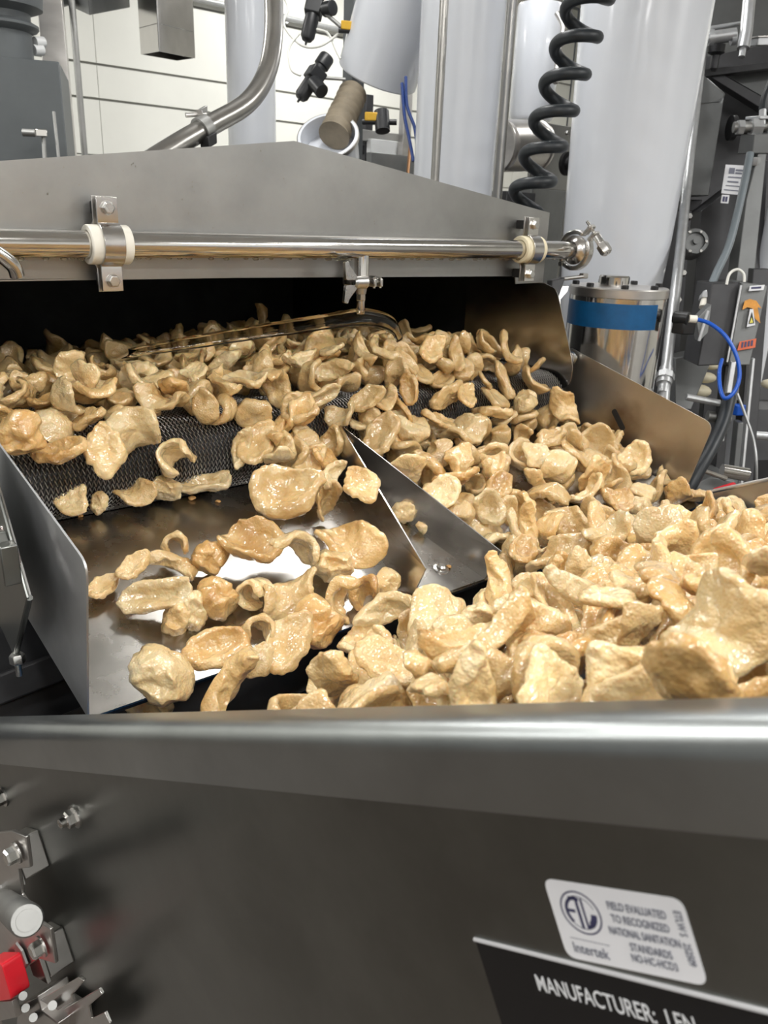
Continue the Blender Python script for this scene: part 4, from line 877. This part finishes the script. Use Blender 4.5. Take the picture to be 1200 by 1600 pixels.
# lower frame on the right: posts, rods, black drain hose, grey cable
fr_ = thing('equipment_stand', 'open steel stand with posts and rods below the control box', 'frame', Vector((1.75, 2.9, 0)))
def post(x0, y0, x1, y1, z, wpx, nm, mt_, d=0.05):
    k = wpx / 2; MB().prism([PX(x0 - k, y0, z), PX(x0 + k, y0, z), PX(x1 + k, y1, z), PX(x1 - k, y1, z)], Vector((_fw.x, _fw.y, 0)) * d).build(nm, mt_, fr_, 30, 0.003)
post(1190, 420, 1163, 770, 3.0, 26, 'post', 'machine_dark'); post(1178, 560, 1155, 800, 2.9, 5, 'rod', 'galv', 0.02)
post(1147, 565, 1128, 690, 2.7, 8, 'rod', 'galv', 0.02); post(1140, 570, 1120, 780, 2.85, 14, 'post', 'iron_black')
post(1158, 660, 1146, 780, 2.95, 9, 'post', 'machine_grey'); post(1115, 630, 1105, 720, 3.1, 30, 'panel', 'machine_dark')
for x_, z_ in ((1120, 2.85), (1163, 3.0)):
    c = PX(x_, 775, z_); MB().box(Vector((c.x, c.y, c.z / 2)), _rt * 0.025, V * 0.025, Z * c.z / 2).build('foot_post', 'iron_black', fr_, 30, 0.003)
MB().cyl(PX(1072, 620, 2.75), PX(1124, 630, 2.75), 0.012, 10).build('cross_rod', 'galv', fr_)
MB().cyl(PX(1105, 650, 2.9), PX(1140, 655, 2.9), 0.02, 14).build('cross_rod', 'steel_dull', fr_)
MB().cyl(PX(1128, 735, 2.6), PX(1168, 742, 2.6), 0.022, 18).build('roller', 'chrome', fr_)
MB().cyl(PX(1085, 730, 2.55), PX(1135, 748, 2.55), 0.008, 10).build('cross_rod', 'chrome', fr_)
poly([(1075, 762), (1110, 745), (1150, 752), (1130, 800), (1070, 800)], 2.7, 0.2, 'tray', 'machine_grey', fr_)
poly([(1180, 640), (1240, 640), (1240, 720), (1175, 720)], 3.2, 0.2, 'drive_box', 'machine_dark', fr_)
poly([(1055, 560), (1120, 545), (1080, 640), (1055, 640)], 3.0, 0.1, 'side_sheet', 'machine_grey', fr_)
MB().cyl(PX(1176, 680, 3.05), PX(1230, 684, 3.05), 0.016, 12).build('cross_rod', 'galv', fr_)
MB().box(PX(1152, 640, 3.0), _rt * 0.02, V * 0.02, Z * 0.02).build('clamp_block', 'tube_blue', fr_, 30, 0.004)
poly([(1118, 766), (1150, 756), (1150, 764), (1120, 776)], 2.5, 0.02, 'red_strip', 'red_grip', fr_, 0)
tag(MB().tube(bez([PX(1140, 620, 2.55), PX(1130, 660, 2.5), PX(1112, 700, 2.45), PX(1092, 735, 2.42), PX(1072, 775, 2.42), PX(1050, 830, 2.5)], 8), 0.02, 14).build('drain_hose', 'rubber', None, 80), 'thick black hose passing behind the right chute guard', 'hose')
tag(MB().tube(bez([PX(1152, 615, 2.7), PX(1165, 650, 2.7), PX(1178, 690, 2.7), PX(1182, 730, 2.7), PX(1180, 790, 2.75)], 8), 0.005, 8).build('grey_cable', 'galv', None, 80), 'thin grey cable hanging in front of the frame posts', 'cable')
for k, (x, y, s, lab) in enumerate(((1090, 611, 30, 'cream bag lying lowest on the tray behind the frame'), (1102, 590, 24, 'cream bag in the middle of the row on the tray behind the frame'), (1112, 572, 16, 'small cream bag at the top of the row behind the frame'), (1204, 600, 22, 'cream bag half hidden beside the dark frame post'), (1206, 635, 26, 'cream bag below another beside the dark frame post'))):
    p = PX(x, y, 3.3 if k < 3 else 3.4); mb = MB().ball(p, s * 0.5 * 3.3 / FPX * 1.3, 14, (1.1, 0.8, 0.55))
    o = mb.build('cream_bag', 'cream_bag', None, 60); tag(o, lab, 'bag', 'cream bags behind the frame')
#@@RINDS
# ------------------------------------------------------------------ pork rinds
def rind_mesh(kind, seed, mat, fine=True):
    rnd = random.Random(seed); M_ = 72 if fine else 30
    P = dict(chip=(0.036, 0.033, 3.6, 1.25, 0.4, 0.0058, 0.2), cup=(0.046, 0.040, 2.2, 2.5, 1.7, 0.0060, 0.15), curl=(0.056, 0.030, 2.4, 3.7, 0.9, 0.0064, 0.4),
             roll=(0.062, 0.026, 2.6, 4.8, 0.5, 0.0062, 0.25), strip=(0.056, 0.017, 2.4, 2.3, 0.7, 0.0078, 1.1), puff=(0.034, 0.028, 2.2, 0.8, 0.6, 0.0185, 0.1),
             saddle=(0.046, 0.037, 2.4, 2.3, -1.7, 0.0062, 0.4), boat=(0.050, 0.030, 2.0, 1.3, 2.4, 0.0064, 0.15), oval=(0.046, 0.030, 2.1, 1.0, 0.9, 0.0070, 0.2),
             ball=(0.038, 0.036, 2.1, 0.4, 0.4, 0.026, 0.0), lump=(0.030, 0.022, 2.2, 1.2, 0.8, 0.0125, 0.3))[kind]
    a, b, pw, al, be, T, tw = P
    j = lambda x, s: x * (1 + rnd.uniform(-s, s))
    a, b, al, be, T = j(a, .14), j(b, .14), j(al, .2), j(be, .3), j(T, .2) * 1.28; tw = tw * rnd.choice((-1, 1)); so = Vector((seed * 3.7, seed * 1.3, 9.1)); cone = rnd.uniform(-0.35, 0.35); skew = rnd.uniform(-0.3, 0.3)
    ka, kb = al / (2 * a), be / (2 * b)
    def pos(ro, th, side):
        c, s = math.cos(th), math.sin(th)
        R = (abs(c) ** pw + abs(s) ** pw) ** (-1 / pw)
        R *= 1 + 0.24 * noise.noise(Vector((c * 1.1, s * 1.1, 0)) + so) + 0.07 * noise.noise(Vector((c * 3, s * 3, 4)) + so)
        x, y = a * R * ro * c, b * R * ro * s; x += skew * y
        h = T * (1 - ro ** 7) ** 0.5 * (0.74 + 0.42 * ro ** 2) * (1 + 0.30 * noise.noise(Vector((x, y, 0)) * 55 + so))
        h *= side
        k2 = kb * (1 + cone * x / a)
        ny = math.sin(y * k2) * (1 / k2 - h) if abs(k2) > 1e-3 else y       # bend across
        nz = (1 / k2) - math.cos(y * k2) * (1 / k2 - h) if abs(k2) > 1e-3 else h
        an = tw * x / a; y2, z2 = ny * math.cos(an) - nz * math.sin(an), ny * math.sin(an) + nz * math.cos(an)
        kk = ka * (1 + 0.5 * cone * y / b)
        nx = math.sin(x * kk) * (1 / kk - z2); zz = (1 / kk) - math.cos(x * kk) * (1 / kk - z2)
        p = Vector((nx, y2 + (0.012 * (x / a) if al > 3 else 0), zz))
        q = p * 24 + so
        p = p + Vector((noise.noise(q), noise.noise(q + Vector((5, 1, 2))), noise.noise(q + Vector((1, 8, 3))))) * 0.0085
        q = p * 75 + so; p = p + Vector((noise.noise(q), noise.noise(q + Vector((5, 1, 2))), noise.noise(q + Vector((1, 8, 3))))) * 0.0022
        q = p * 190 + so; p = p + Vector((noise.noise(q), noise.noise(q + Vector((5, 1, 2))), noise.noise(q + Vector((1, 8, 3))))) * 0.0007
        return p
    vs = []; fs = []; ring = {}
    ros = [0.07, 0.15, 0.23, 0.31, 0.39, 0.47, 0.55, 0.62, 0.69, 0.76, 0.82, 0.875, 0.92, 0.955, 0.98, 0.993] if fine else [0.18, 0.38, 0.56, 0.72, 0.85, 0.93, 0.98]
    for side in (1, -1):
        ring[side] = []
        vs.append(pos(0.0001, 0, side)); cidx = len(vs) - 1
        for ro in ros:
            ring[side].append(len(vs)); vs += [pos(ro, 2 * math.pi * k / M_, side) for k in range(M_)]
        f0 = ring[side][0]
        for k in range(M_):
            t = (cidx, f0 + k, f0 + (k + 1) % M_); fs.append(t if side == 1 else t[::-1])
            for i in range(len(ros) - 1):
                A_, B_ = ring[side][i], ring[side][i + 1]; t = (A_ + k, B_ + k, B_ + (k + 1) % M_, A_ + (k + 1) % M_); fs.append(t if side == 1 else t[::-1])
    A_, B_ = ring[1][-1], ring[-1][-1]
    for k in range(M_): fs.append((A_ + k, B_ + k, B_ + (k + 1) % M_, A_ + (k + 1) % M_))
    cen = sum(vs, Vector()) / len(vs); vs = [p - cen for p in vs]
    me = bpy.data.meshes.new('pork_rind_' + kind); me.from_pydata(vs, [], fs); me.update()
    import bmesh
    bm = bmesh.new(); bm.from_mesh(me); bmesh.ops.recalc_face_normals(bm, faces=bm.faces); bm.to_mesh(me); bm.free()
    if fine:                                                    # fried bubbles raised on the skin
        nn = [v.normal.copy() for v in me.vertices]
        for v, n_ in zip(me.vertices, nn):
            d1 = noise.voronoi(v.co * 105 + so)[0]; v.co += n_ * (0.0021 * (0.42 - d1[0]) + 0.0011 * noise.noise(v.co * 160 + so))
        me.update()
    me.polygons.foreach_set('use_smooth', [True] * len(me.polygons)); me.materials.append(MATS[mat])
    return me
KINDS = ['chip', 'chip', 'cup', 'cup', 'cup', 'curl', 'curl', 'curl', 'curl', 'roll', 'roll', 'strip', 'strip', 'puff', 'puff', 'saddle', 'saddle', 'saddle', 'boat', 'boat', 'oval', 'lump', 'lump']
PROTO = []
for i, k in enumerate(KINDS):
    PROTO.append((k, rind_mesh(k, i + 3, ('rind_gold', 'rind_pale', 'rind_gold', 'rind_brown', 'rind_pale')[i % 5])))
BALL = rind_mesh('ball', 60, 'rind_pale')
COARSE = [rind_mesh(k, i + 3, 'rind_gold', False) for i, k in enumerate(KINDS)]
PV = [np.array([v.co[:] for v in me.vertices])[::2] for _, me in PROTO]
PC = [np.array([v.co[:] for v in me.vertices]) for me in COARSE]

# pile the rinds column by column over a height field of belt, chute and mesh
CELL = 0.0075
xs = np.arange(-0.95, 1.65, CELL); ys = np.arange(0.05, 3.1, CELL)
GX, GY = np.meshgrid(xs, ys, indexing='ij')
dx, dy = GX - A.x, GY - A.y
fa = dx * U.x + dy * U.y; fb = dx * V.x + dy * V.y
BASE = np.full(GX.shape, -9.0)
bz = LIP.z + (BN - (GX - LIP.x) * N.x - (GY - LIP.y) * N.y) / N.z
cc = (GX - LIP.x) * CD.x + (GY - LIP.y) * CD.y + (bz - LIP.z) * CD.z
cw = (GX - LIP.x) * W.x + (GY - LIP.y) * W.y
onb = (cw > 0.008) & (cw < FW - 0.01) & (cc < C1_ - 0.03) & (cc > -0.45)
BASE = np.where(onb, bz, BASE)
fz = F0.z - (fb - 0.06) * math.tan(TH)
onc = (fa > -0.174) & (fa < 1.522) & (fb > 0.09) & (fb < 0.06 + S1 * math.cos(TH))
BASE = np.where(onc, np.maximum(BASE, fz), BASE)
onm = (fa > BL) & (fa < 1.485) & (fb > -0.75) & (fb < DB + DR)
mz = A.z + DZ + np.sqrt(np.maximum(DR ** 2 - np.maximum(fb - DB, 0) ** 2, 0)) + 0.006
BASE = np.where(onm & ~(onc & (fz > mz)), np.maximum(mz, BASE), BASE)
# walls: the divider and the guards are obstacles
def seg_mask(p, q, wd):
    px, py, qx, qy = *p, *q; L2 = (qx - px) ** 2 + (qy - py) ** 2
    t = np.clip(((fa - px) * (qx - px) + (fb - py) * (qy - py)) / L2, 0, 1)
    return np.hypot(fa - px - t * (qx - px), fb - py - t * (qy - py)) < wd
sb_ = lambda s: 0.06 + s * math.cos(TH)
div = seg_mask((AP[0], sb_(AP[1])), (FL_[0], sb_(FL_[1])), 0.008) | seg_mask((AP[0], sb_(AP[1])), (FR_[0], sb_(FR_[1])), 0.008)
BLOCK = (BASE < -8) | div
guard = (np.abs(fa + 0.181) < 0.006) & (fb < 0.63) & (fb > -0.05)
BLOCK |= guard
cen_a = (fa + 0.17) / 1.65
# how high the heap may stand
LIM = np.full(GX.shape, -9.0)
thick = np.interp(cw, [0, 0.30, 0.55, 0.85, 1.25, 1.75], [0.195, 0.205, 0.17, 0.125, 0.075, 0.03])
lane = np.clip((0.70 - fa) / 0.08, 0, 1)                       # in front of the near lane and the divider the belt runs in half bare
thick = thick * (1 - lane * np.clip((cc - 0.62) / 0.26, 0, 0.72))
thick = thick + (1 - lane) * 0.05 * np.clip((1.5 - cw) / 0.25, 0, 1) * np.clip((cc - 0.45) / 0.3, 0, 1)
thick = np.where(cc > 0.97, 0.02, thick)
pile, back = BN + thick, 1.0
lim_b = LIP.z + (BN + (pile - BN) * back - (GX - LIP.x) * N.x - (GY - LIP.y) * N.y) / N.z
LIM = np.where(onb, lim_b, LIM)
rc = (fa > 0.66)
lim_c = fz + 0.105 - 0.05 * np.clip((fa - 1.2) / 0.3, 0, 1)
LIM = np.where(onc & rc, np.maximum(LIM, lim_c), LIM)
LIM = np.where(onc & ~rc, -9, LIM)
mid = np.exp(-((fa - 0.75) ** 2) / 0.16)
dm_ = (0.09 + 0.03 * mid) * np.clip((DB + 0.17 - fb) / 0.16, 0.0, 1) * np.clip((1.46 - fa) / 0.14, 0.2, 1)
lim_m = A.z + DZ + DR + dm_ * np.clip((fb + 0.95) / 0.5, 0.35, 1)
LIM = np.where(onm & (fb < DB + 0.075), np.maximum(LIM, lim_m), LIM)
cas = onc & (fa > 0.40) & (fa < 1.36) & (fb < 0.22)                           # rinds pouring over the drum
LIM = np.where(cas | (onm & (fa > 0.5) & (fa < 1.36) & (fb > 0)), np.maximum(LIM, A.z - 0.285 - 0.9 * np.maximum(fb - 0.06, 0)), LIM)
HGT = np.where(BLOCK, 9.0, BASE); OWN = np.full(GX.shape, -1, int)
HGT0 = HGT.copy()
OK_ = np.argwhere((LIM > -8) & ~BLOCK & (LIM > BASE + 0.02))
rng = np.random.default_rng(7)
# the slow zone weights: more tries near the camera, where rinds show largest
ztmp = (GX * _fw.x + GY * _fw.y)[OK_[:, 0], OK_[:, 1]]
PLACED = []
def rot_for(i, rng):
    from mathutils import Euler
    k = PROTO[i][0]
    flat = k in ('chip', 'oval', 'boat', 'saddle')
    t = 0.75 if flat else 1.3
    return Euler((rng.normal(0, t), rng.normal(0, t), rng.uniform(0, 6.283))).to_matrix()
def evaluate(i, R, sc, cx, cy):
    v = PV[i] @ np.array(R).T * sc
    ix = np.floor((v[:, 0] + cx - xs[0]) / CELL).astype(int); iy = np.floor((v[:, 1] + cy - ys[0]) / CELL).astype(int)
    if ix.min() < 0 or iy.min() < 0 or ix.max() >= len(xs) or iy.max() >= len(ys): return None
    x0, y0 = ix.min(), iy.min(); sh = (ix.max() - x0 + 1, iy.max() - y0 + 1)
    lo = np.full(sh, 99.0); hi = np.full(sh, -99.0)
    np.minimum.at(lo, (ix - x0, iy - y0), v[:, 2]); np.maximum.at(hi, (ix - x0, iy - y0), v[:, 2])
    m_ = lo < 90; Hs = HGT[x0:x0 + sh[0], y0:y0 + sh[1]]
    # holes inside the outline count by their rim: good enough at this cell size
    gap = np.where(m_, Hs - lo, -99); h = np.sort(gap[m_])
    z = h[max(0, int(len(h) * 0.94) - 1)]                       # settle a few cells deep, as brittle curls nest
    return z, x0, y0, sh, lo, hi, m_
NRIND = 1500
fails = 0
while len(PLACED) < NRIND and fails < 3500:
    i = int(rng.integers(len(PROTO))); sc = float(rng.uniform(0.80, 1.12)); best = None
    for tr in range(5):
        cx_, cy_ = OK_[int(rng.integers(len(OK_)))]; x, y = xs[cx_], ys[cy_]
        s2 = sc * (float(np.interp(cw[cx_, cy_], [0.2, 0.9], [1.04, 1.28])) if fb[cx_, cy_] > 0.6 else (1.16 if fb[cx_, cy_] < 0.12 else 1.30))
        R = rot_for(i, rng); e = evaluate(i, R, s2, x, y)
        if e is None: continue
        if np.any(BLOCK[e[1]:e[1] + e[3][0], e[2]:e[2] + e[3][1]] & e[6]): continue
        top = e[0] + e[5][e[6]].max(); mean_top = e[0] + float(np.median(e[5][e[6]]))
        over = mean_top - LIM[cx_, cy_]
        if over > 0: continue
        if best is None or over < best[0]: best = (over, e, x, y, R, s2)
    if best is None: fails += 1; continue
    over, e, x, y, R, s2 = best
    z, x0, y0, sh, lo, hi, m_ = e
    Hs = HGT[x0:x0 + sh[0], y0:y0 + sh[1]]; Os = OWN[x0:x0 + sh[0], y0:y0 + sh[1]]
    up_m = m_ & (z + hi > Hs)
    Hs[up_m] = (z + hi)[up_m]; Os[up_m] = len(PLACED)
    PLACED.append((i, Vector((x, y, z)), R, s2))
print('rinds placed', len(PLACED), 'fails', fails)
# how much of each one shows from above, weighted by nearness; the most visible stay single things
cnt = np.bincount(OWN[OWN >= 0], minlength=len(PLACED)).astype(float)
score = []
for n_, (i, p, R, s2) in enumerate(PLACED):
    px, py, pz = proj(p)
    vis = 0.0 if (py > 1115 or px < -60 or px > 1260 or py < 480) else 1.0
    d_ = p - A; b = d_.dot(V)
    if b < -0.25: vis *= 0.15
    score.append(cnt[n_] * vis / pz ** 2)
order = np.argsort(score)[::-1]
SHAPE = dict(chip='square chip shaped', cup='cupped', curl='curled', roll='tightly rolled', strip='twisted strip shaped', puff='puffed', saddle='saddle shaped', boat='boat shaped', oval='oval', lump='lumpy')
TONE = dict(rind_gold='golden', rind_pale='pale', rind_brown='browned')
def put(me, p, R, s, label, group=None):
    mm = R.to_4x4() @ Matrix.Diagonal((s, s, s, 1)); mm.translation = p
    o = inst(me, 'pork_rind', mm); tag(o, label, 'pork rind', group); return o
NSINGLE = 238
sv = []; sf = []; off = 0
for rank, n_ in enumerate(order):
    i, p, R, s2 = PLACED[n_]
    if cnt[n_] < 2: continue
    if rank < NSINGLE and score[n_] > 0:
        d_ = p - A; b = d_.dot(V); a_ = d_.dot(U)
        where, grp = (('in the heap on the wire belt', 'rinds on the wire belt') if b < 0.12 else
                      ('sliding between flow divider and stained guard', 'rinds on the right side of the chute') if b < 0.6 and a_ > 0.6 else
                      ('in the heap beside the near conveyor rail', 'rinds heaped near the rail') if (p - LIP).dot(W) < 0.6 else
                      ('on the conveyor away from the near rail', 'rinds on the conveyor'))
        k = PROTO[i][0]
        put(PROTO[i][1], p, R, s2, '%s %s pork rind %s' % (TONE[PROTO[i][1].materials[0].name], SHAPE[k], where), '%s %s %s' % (TONE[PROTO[i][1].materials[0].name], SHAPE[k], grp))
    else:
        me = COARSE[i]; v = PC[i] @ np.array(R).T * s2 + np.array(p); sv.append(v)
        sf += [tuple(q + off for q in f.vertices) for f in me.polygons]; off += len(v)
me = bpy.data.meshes.new('pork_rind_heap'); me.from_pydata(np.vstack(sv).tolist() if sv else [], [], sf)
me.polygons.foreach_set('use_smooth', [True] * len(me.polygons)); me.materials.append(MATS['rind_gold'])
o = bpy.data.objects.new('pork_rind_heap', me); COL.objects.link(o); tag(o, 'lower and farther pork rinds filling the heap on belt and chute', 'pork rinds', None, 'stuff')

# rinds tumbling over the drum and down the near lane of the chute, one by one
from mathutils import Euler
BYK = {}
for k, me in PROTO: BYK.setdefault(k, []).append(me)
def one(k, vi, x, y, h, s, rot, label, on='chute', group=None):
    me = BALL if k == 'ball' else BYK[k][vi % len(BYK[k])]
    if on == 'chute': p = PL(x, y, CH(0, 0, h), FN)
    elif on == 'drum': p = PL(x, y, FP(0, DB + DR + h, 0), V)
    else: p = PL(x, y, CP(0, 0, BN + h), N)
    # rot is given in the view's own axes: turn, tilt, spin
    base = Matrix((_rt, _up, -_fw)).transposed()
    R = base @ Euler([math.radians(q) for q in rot]).to_matrix()
    put(me, p, R, s * 1.27, label, group)
ONE = [
 ('puff', 0, 28, 682, .030, .98, (20, -10, 20), 'pale lumpy pork rind at the end of the heap beside the left chute guard', 'drum'),
 ('boat', 0, 92, 705, .028, 1.0, (-60, 5, 12), 'boat shaped pork rind tipping off the wire belt beside the left chute guard', 'drum'),
 ('chip', 0, 163, 700, .045, 1.05, (10, 15, 60), 'large smooth pork rind flap falling past the bare wire belt', 'drum'),
 ('saddle', 1, 212, 672, .03, .95, (30, 20, 10), 'folded pork rind hanging beside the falling flap on the wire belt', 'drum'),
 ('roll', 0, 272, 712, .03, .92, (70, 20, 30), 'open ring shaped pork rind hanging against the bare wire belt', 'drum'),
 ('oval', 0, 402, 692, .04, .95, (5, 30, 80), 'smooth oval pork rind dropping from the wire belt above the chute', 'drum'),
 ('strip', 0, 378, 700, .035, .8, (10, 10, 75), 'narrow pork rind strip dropping beside the smooth oval one', 'drum'),
 ('strip', 1, 434, 672, .035, .85, (20, 60, 80), 'bent pork rind strip dropping right of the smooth oval one', 'drum'),
 ('chip', 1, 114, 782, .012, .82, (-25, 8, 4), 'square pork rind chip lying against the bottom of the wire belt', 'drum'),
 ('lump', 0, 154, 785, .012, .55, (0, 0, 70), 'tiny pork rind bit beside the square chip under the belt', 'drum'),
 ('saddle', 0, 210, 768, .015, .70, (-40, 10, 25), 'wedge shaped pork rind resting where belt meets chute', 'drum'),
 ('puff', 1, 258, 762, .018, .68, (0, 0, 10), 'small round brownish pork rind resting where belt meets chute', 'drum'),
 ('boat', 1, 318, 757, .018, .95, (-55, 0, 8), 'long boat shaped pork rind resting where belt meets chute', 'drum'),
 ('cup', 0, 450, 768, .13, 1.42, (-35, -20, -30), 'biggest cupped pork rind tumbling onto the chute beside the divider'),
 ('chip', 0, 563, 755, .16, .95, (-15, 30, 80), 'blurry flat pork rind flying past the divider edge'),
 ('oval', 0, 486, 722, .09, .82, (10, 30, 75), 'pale oval pork rind falling behind the biggest cupped one'),
 ('strip', 0, 520, 742, .10, .75, (30, 40, 60), 'short pork rind strip falling beside the flat flying one'),
 ('curl', 0, 510, 780, .06, .82, (40, 10, 40), 'curled pork rind wedged below the flat flying one'),
 ('cup', 1, 396, 850, .07, 1.18, (-45, 35, 30), 'hollow open pork rind showing its golden inside on the chute'),
 ('roll', 1, 272, 850, .05, .70, (80, 10, 20), 'ring shaped pork rind with a hole tumbling on the chute'),
 ('strip', 1, 268, 880, .03, .75, (20, 10, -20), 'short fat pork rind strip under the ring shaped one'),
 ('puff', 0, 326, 873, .04, .80, (0, 20, -20), 'puffed oval pork rind beside the ring shaped one'),
 ('oval', 0, 209, 884, .05, .60, (-10, 50, 75), 'pale half moon pork rind falling above the boat shaped one'),
 ('oval', 0, 160, 917, .02, .58, (0, 60, 75), 'brown crescent pork rind sliding beside the left chute guard'),
 ('boat', 1, 243, 932, .04, 1.0, (-30, 0, 6), 'boat shaped pork rind sliding on the bare chute floor'),
 ('curl', 1, 466, 852, .07, .92, (50, 30, -40), 'curled pork rind between the hollow one and the divider'),
 ('saddle', 0, 545, 845, .06, 1.15, (-40, 10, 10), 'large brown folded pork rind leaning against the divider plate'),
 ('puff', 1, 522, 882, .05, .82, (0, 10, 30), 'pale puffed pork rind below the large folded one'),
 ('puff', 0, 340, 935, .04, .95, (10, 60, 60), 'long puffed pork rind sliding down the middle of the chute'),
 ('roll', 0, 396, 922, .04, .80, (80, -10, 40), 'ring curled pork rind beside the long puffed one'),
 ('lump', 1, 275, 965, .02, .80, (0, 0, 40), 'small lumpy pork rind below the boat shaped one on the chute'),
 ('lump', 0, 305, 955, .03, .85, (30, 0, 80), 'small twisted pork rind touching the long puffed one'),
 ('boat', 0, 334, 1013, .05, 1.0, (-35, 20, 25), 'half disc pork rind with raised rim near the chute edge'),
 ('roll', 1, 400, 982, .05, .72, (70, 20, 10), 'small ring pork rind with a hole near the chute edge'),
 ('puff', 1, 403, 1030, .05, .70, (0, 70, 80), 'drop shaped pork rind hanging below the small ring one'),
 ('oval', 0, 450, 1005, .06, .98, (-10, 40, 75), 'upright oval pork rind leaving the chute edge'),
 ('puff', 0, 495, 975, .06, 1.05, (0, 20, 60), 'rough pinkish puffed pork rind at the chute edge'),
 ('saddle', 2, 452, 930, .05, .92, (-30, 20, 20), 'crumpled pork rind above the upright oval one'),
 ('curl', 2, 530, 935, .05, .85, (60, 20, 60), 'curled pork rind above the rough pinkish one'),
 ('curl', 3, 572, 922, .04, .80, (50, -20, 10), 'small curled pork rind beside the foot of the divider'),
 ('lump', 1, 606, 910, .03, .72, (0, 40, 0), 'small lumpy pork rind touching the divider foot'),
 ('strip', 0, 610, 952, .10, 1.05, (20, 0, 12), 'long bent pork rind strip jumping off the chute below the divider'),
 ('ball', 0, 253, 1058, .06, .90, (0, 0, 0), 'round ball shaped pork rind flying off the chute edge'),
 ('strip', 1, 355, 1073, .05, 1.0, (20, 10, 60), 'long folded pork rind strip dropping into the conveyor', 'chute'),
 ('cup', 2, 560, 1000, .05, .85, (-60, 20, 30), 'curved pork rind dropping past the chute edge below the divider'),
 ('lump', 0, 632, 800, .03, .8, (0, 0, 0), 'pork rind stuck between the two divider plates'),
 ('lump', 1, 668, 820, .02, .6, (0, 40, 0), 'small pork rind on the strip between the divider plates'),
 ('puff', 0, 94, 1106, .13, .85, (-20, 0, 10), 'pale pork rind resting in the conveyor corner below the left guard', 'belt'),
 ('puff', 1, 235, 1108, .12, .85, (0, 20, 0), 'pork rind half hidden by the rail below the flying ball', 'belt'),
]
for r_ in ONE: one(*r_)
# the stream pouring over the drum behind the point of the divider
rs = random.Random(21)
for x, y in ((468, 640), (502, 618), (536, 648), (574, 622), (606, 676), (640, 606), (566, 684), (624, 640), (690, 670), (476, 690), (664, 692), (730, 618), (520, 690)):
    k = rs.choice(['curl', 'cup', 'saddle', 'strip', 'boat', 'oval'])
    one(k, rs.randrange(4), x, y, rs.uniform(0.012, 0.035), rs.uniform(0.72, 0.95), [rs.uniform(-60, 60), rs.uniform(-50, 50), rs.uniform(0, 360)],
        '%s pork rind pouring over the drum behind the divider point' % SHAPE[k], 'drum', '%s rinds pouring over the drum' % SHAPE[k])
# crumbs on the chute
for k, (x, y, s, lab) in enumerate(((300, 778, .0065, 'flat brown crumb on the chute below the boat shaped rind'), (341, 783, .0045, 'tiny round crumb lying alone on the chute'), (126, 806, .004, 'tiny crumb below the square chip'), (701, 885, .005, 'crumb beside the bolt of the flow divider'))):
    p = PL(x, y, CH(0, 0, s * 0.6 + (0.003 if k == 3 else 0)), FN); mb = MB().ball(p, s, 10, (1.4, 1.1, 0.7))
    mb.v = [q + Vector((1, 1, 1)) * noise.noise(q * 200) * s * 0.5 for q in mb.v]
    tag(mb.build('rind_crumb', 'crumb', None, 60), lab, 'crumb')
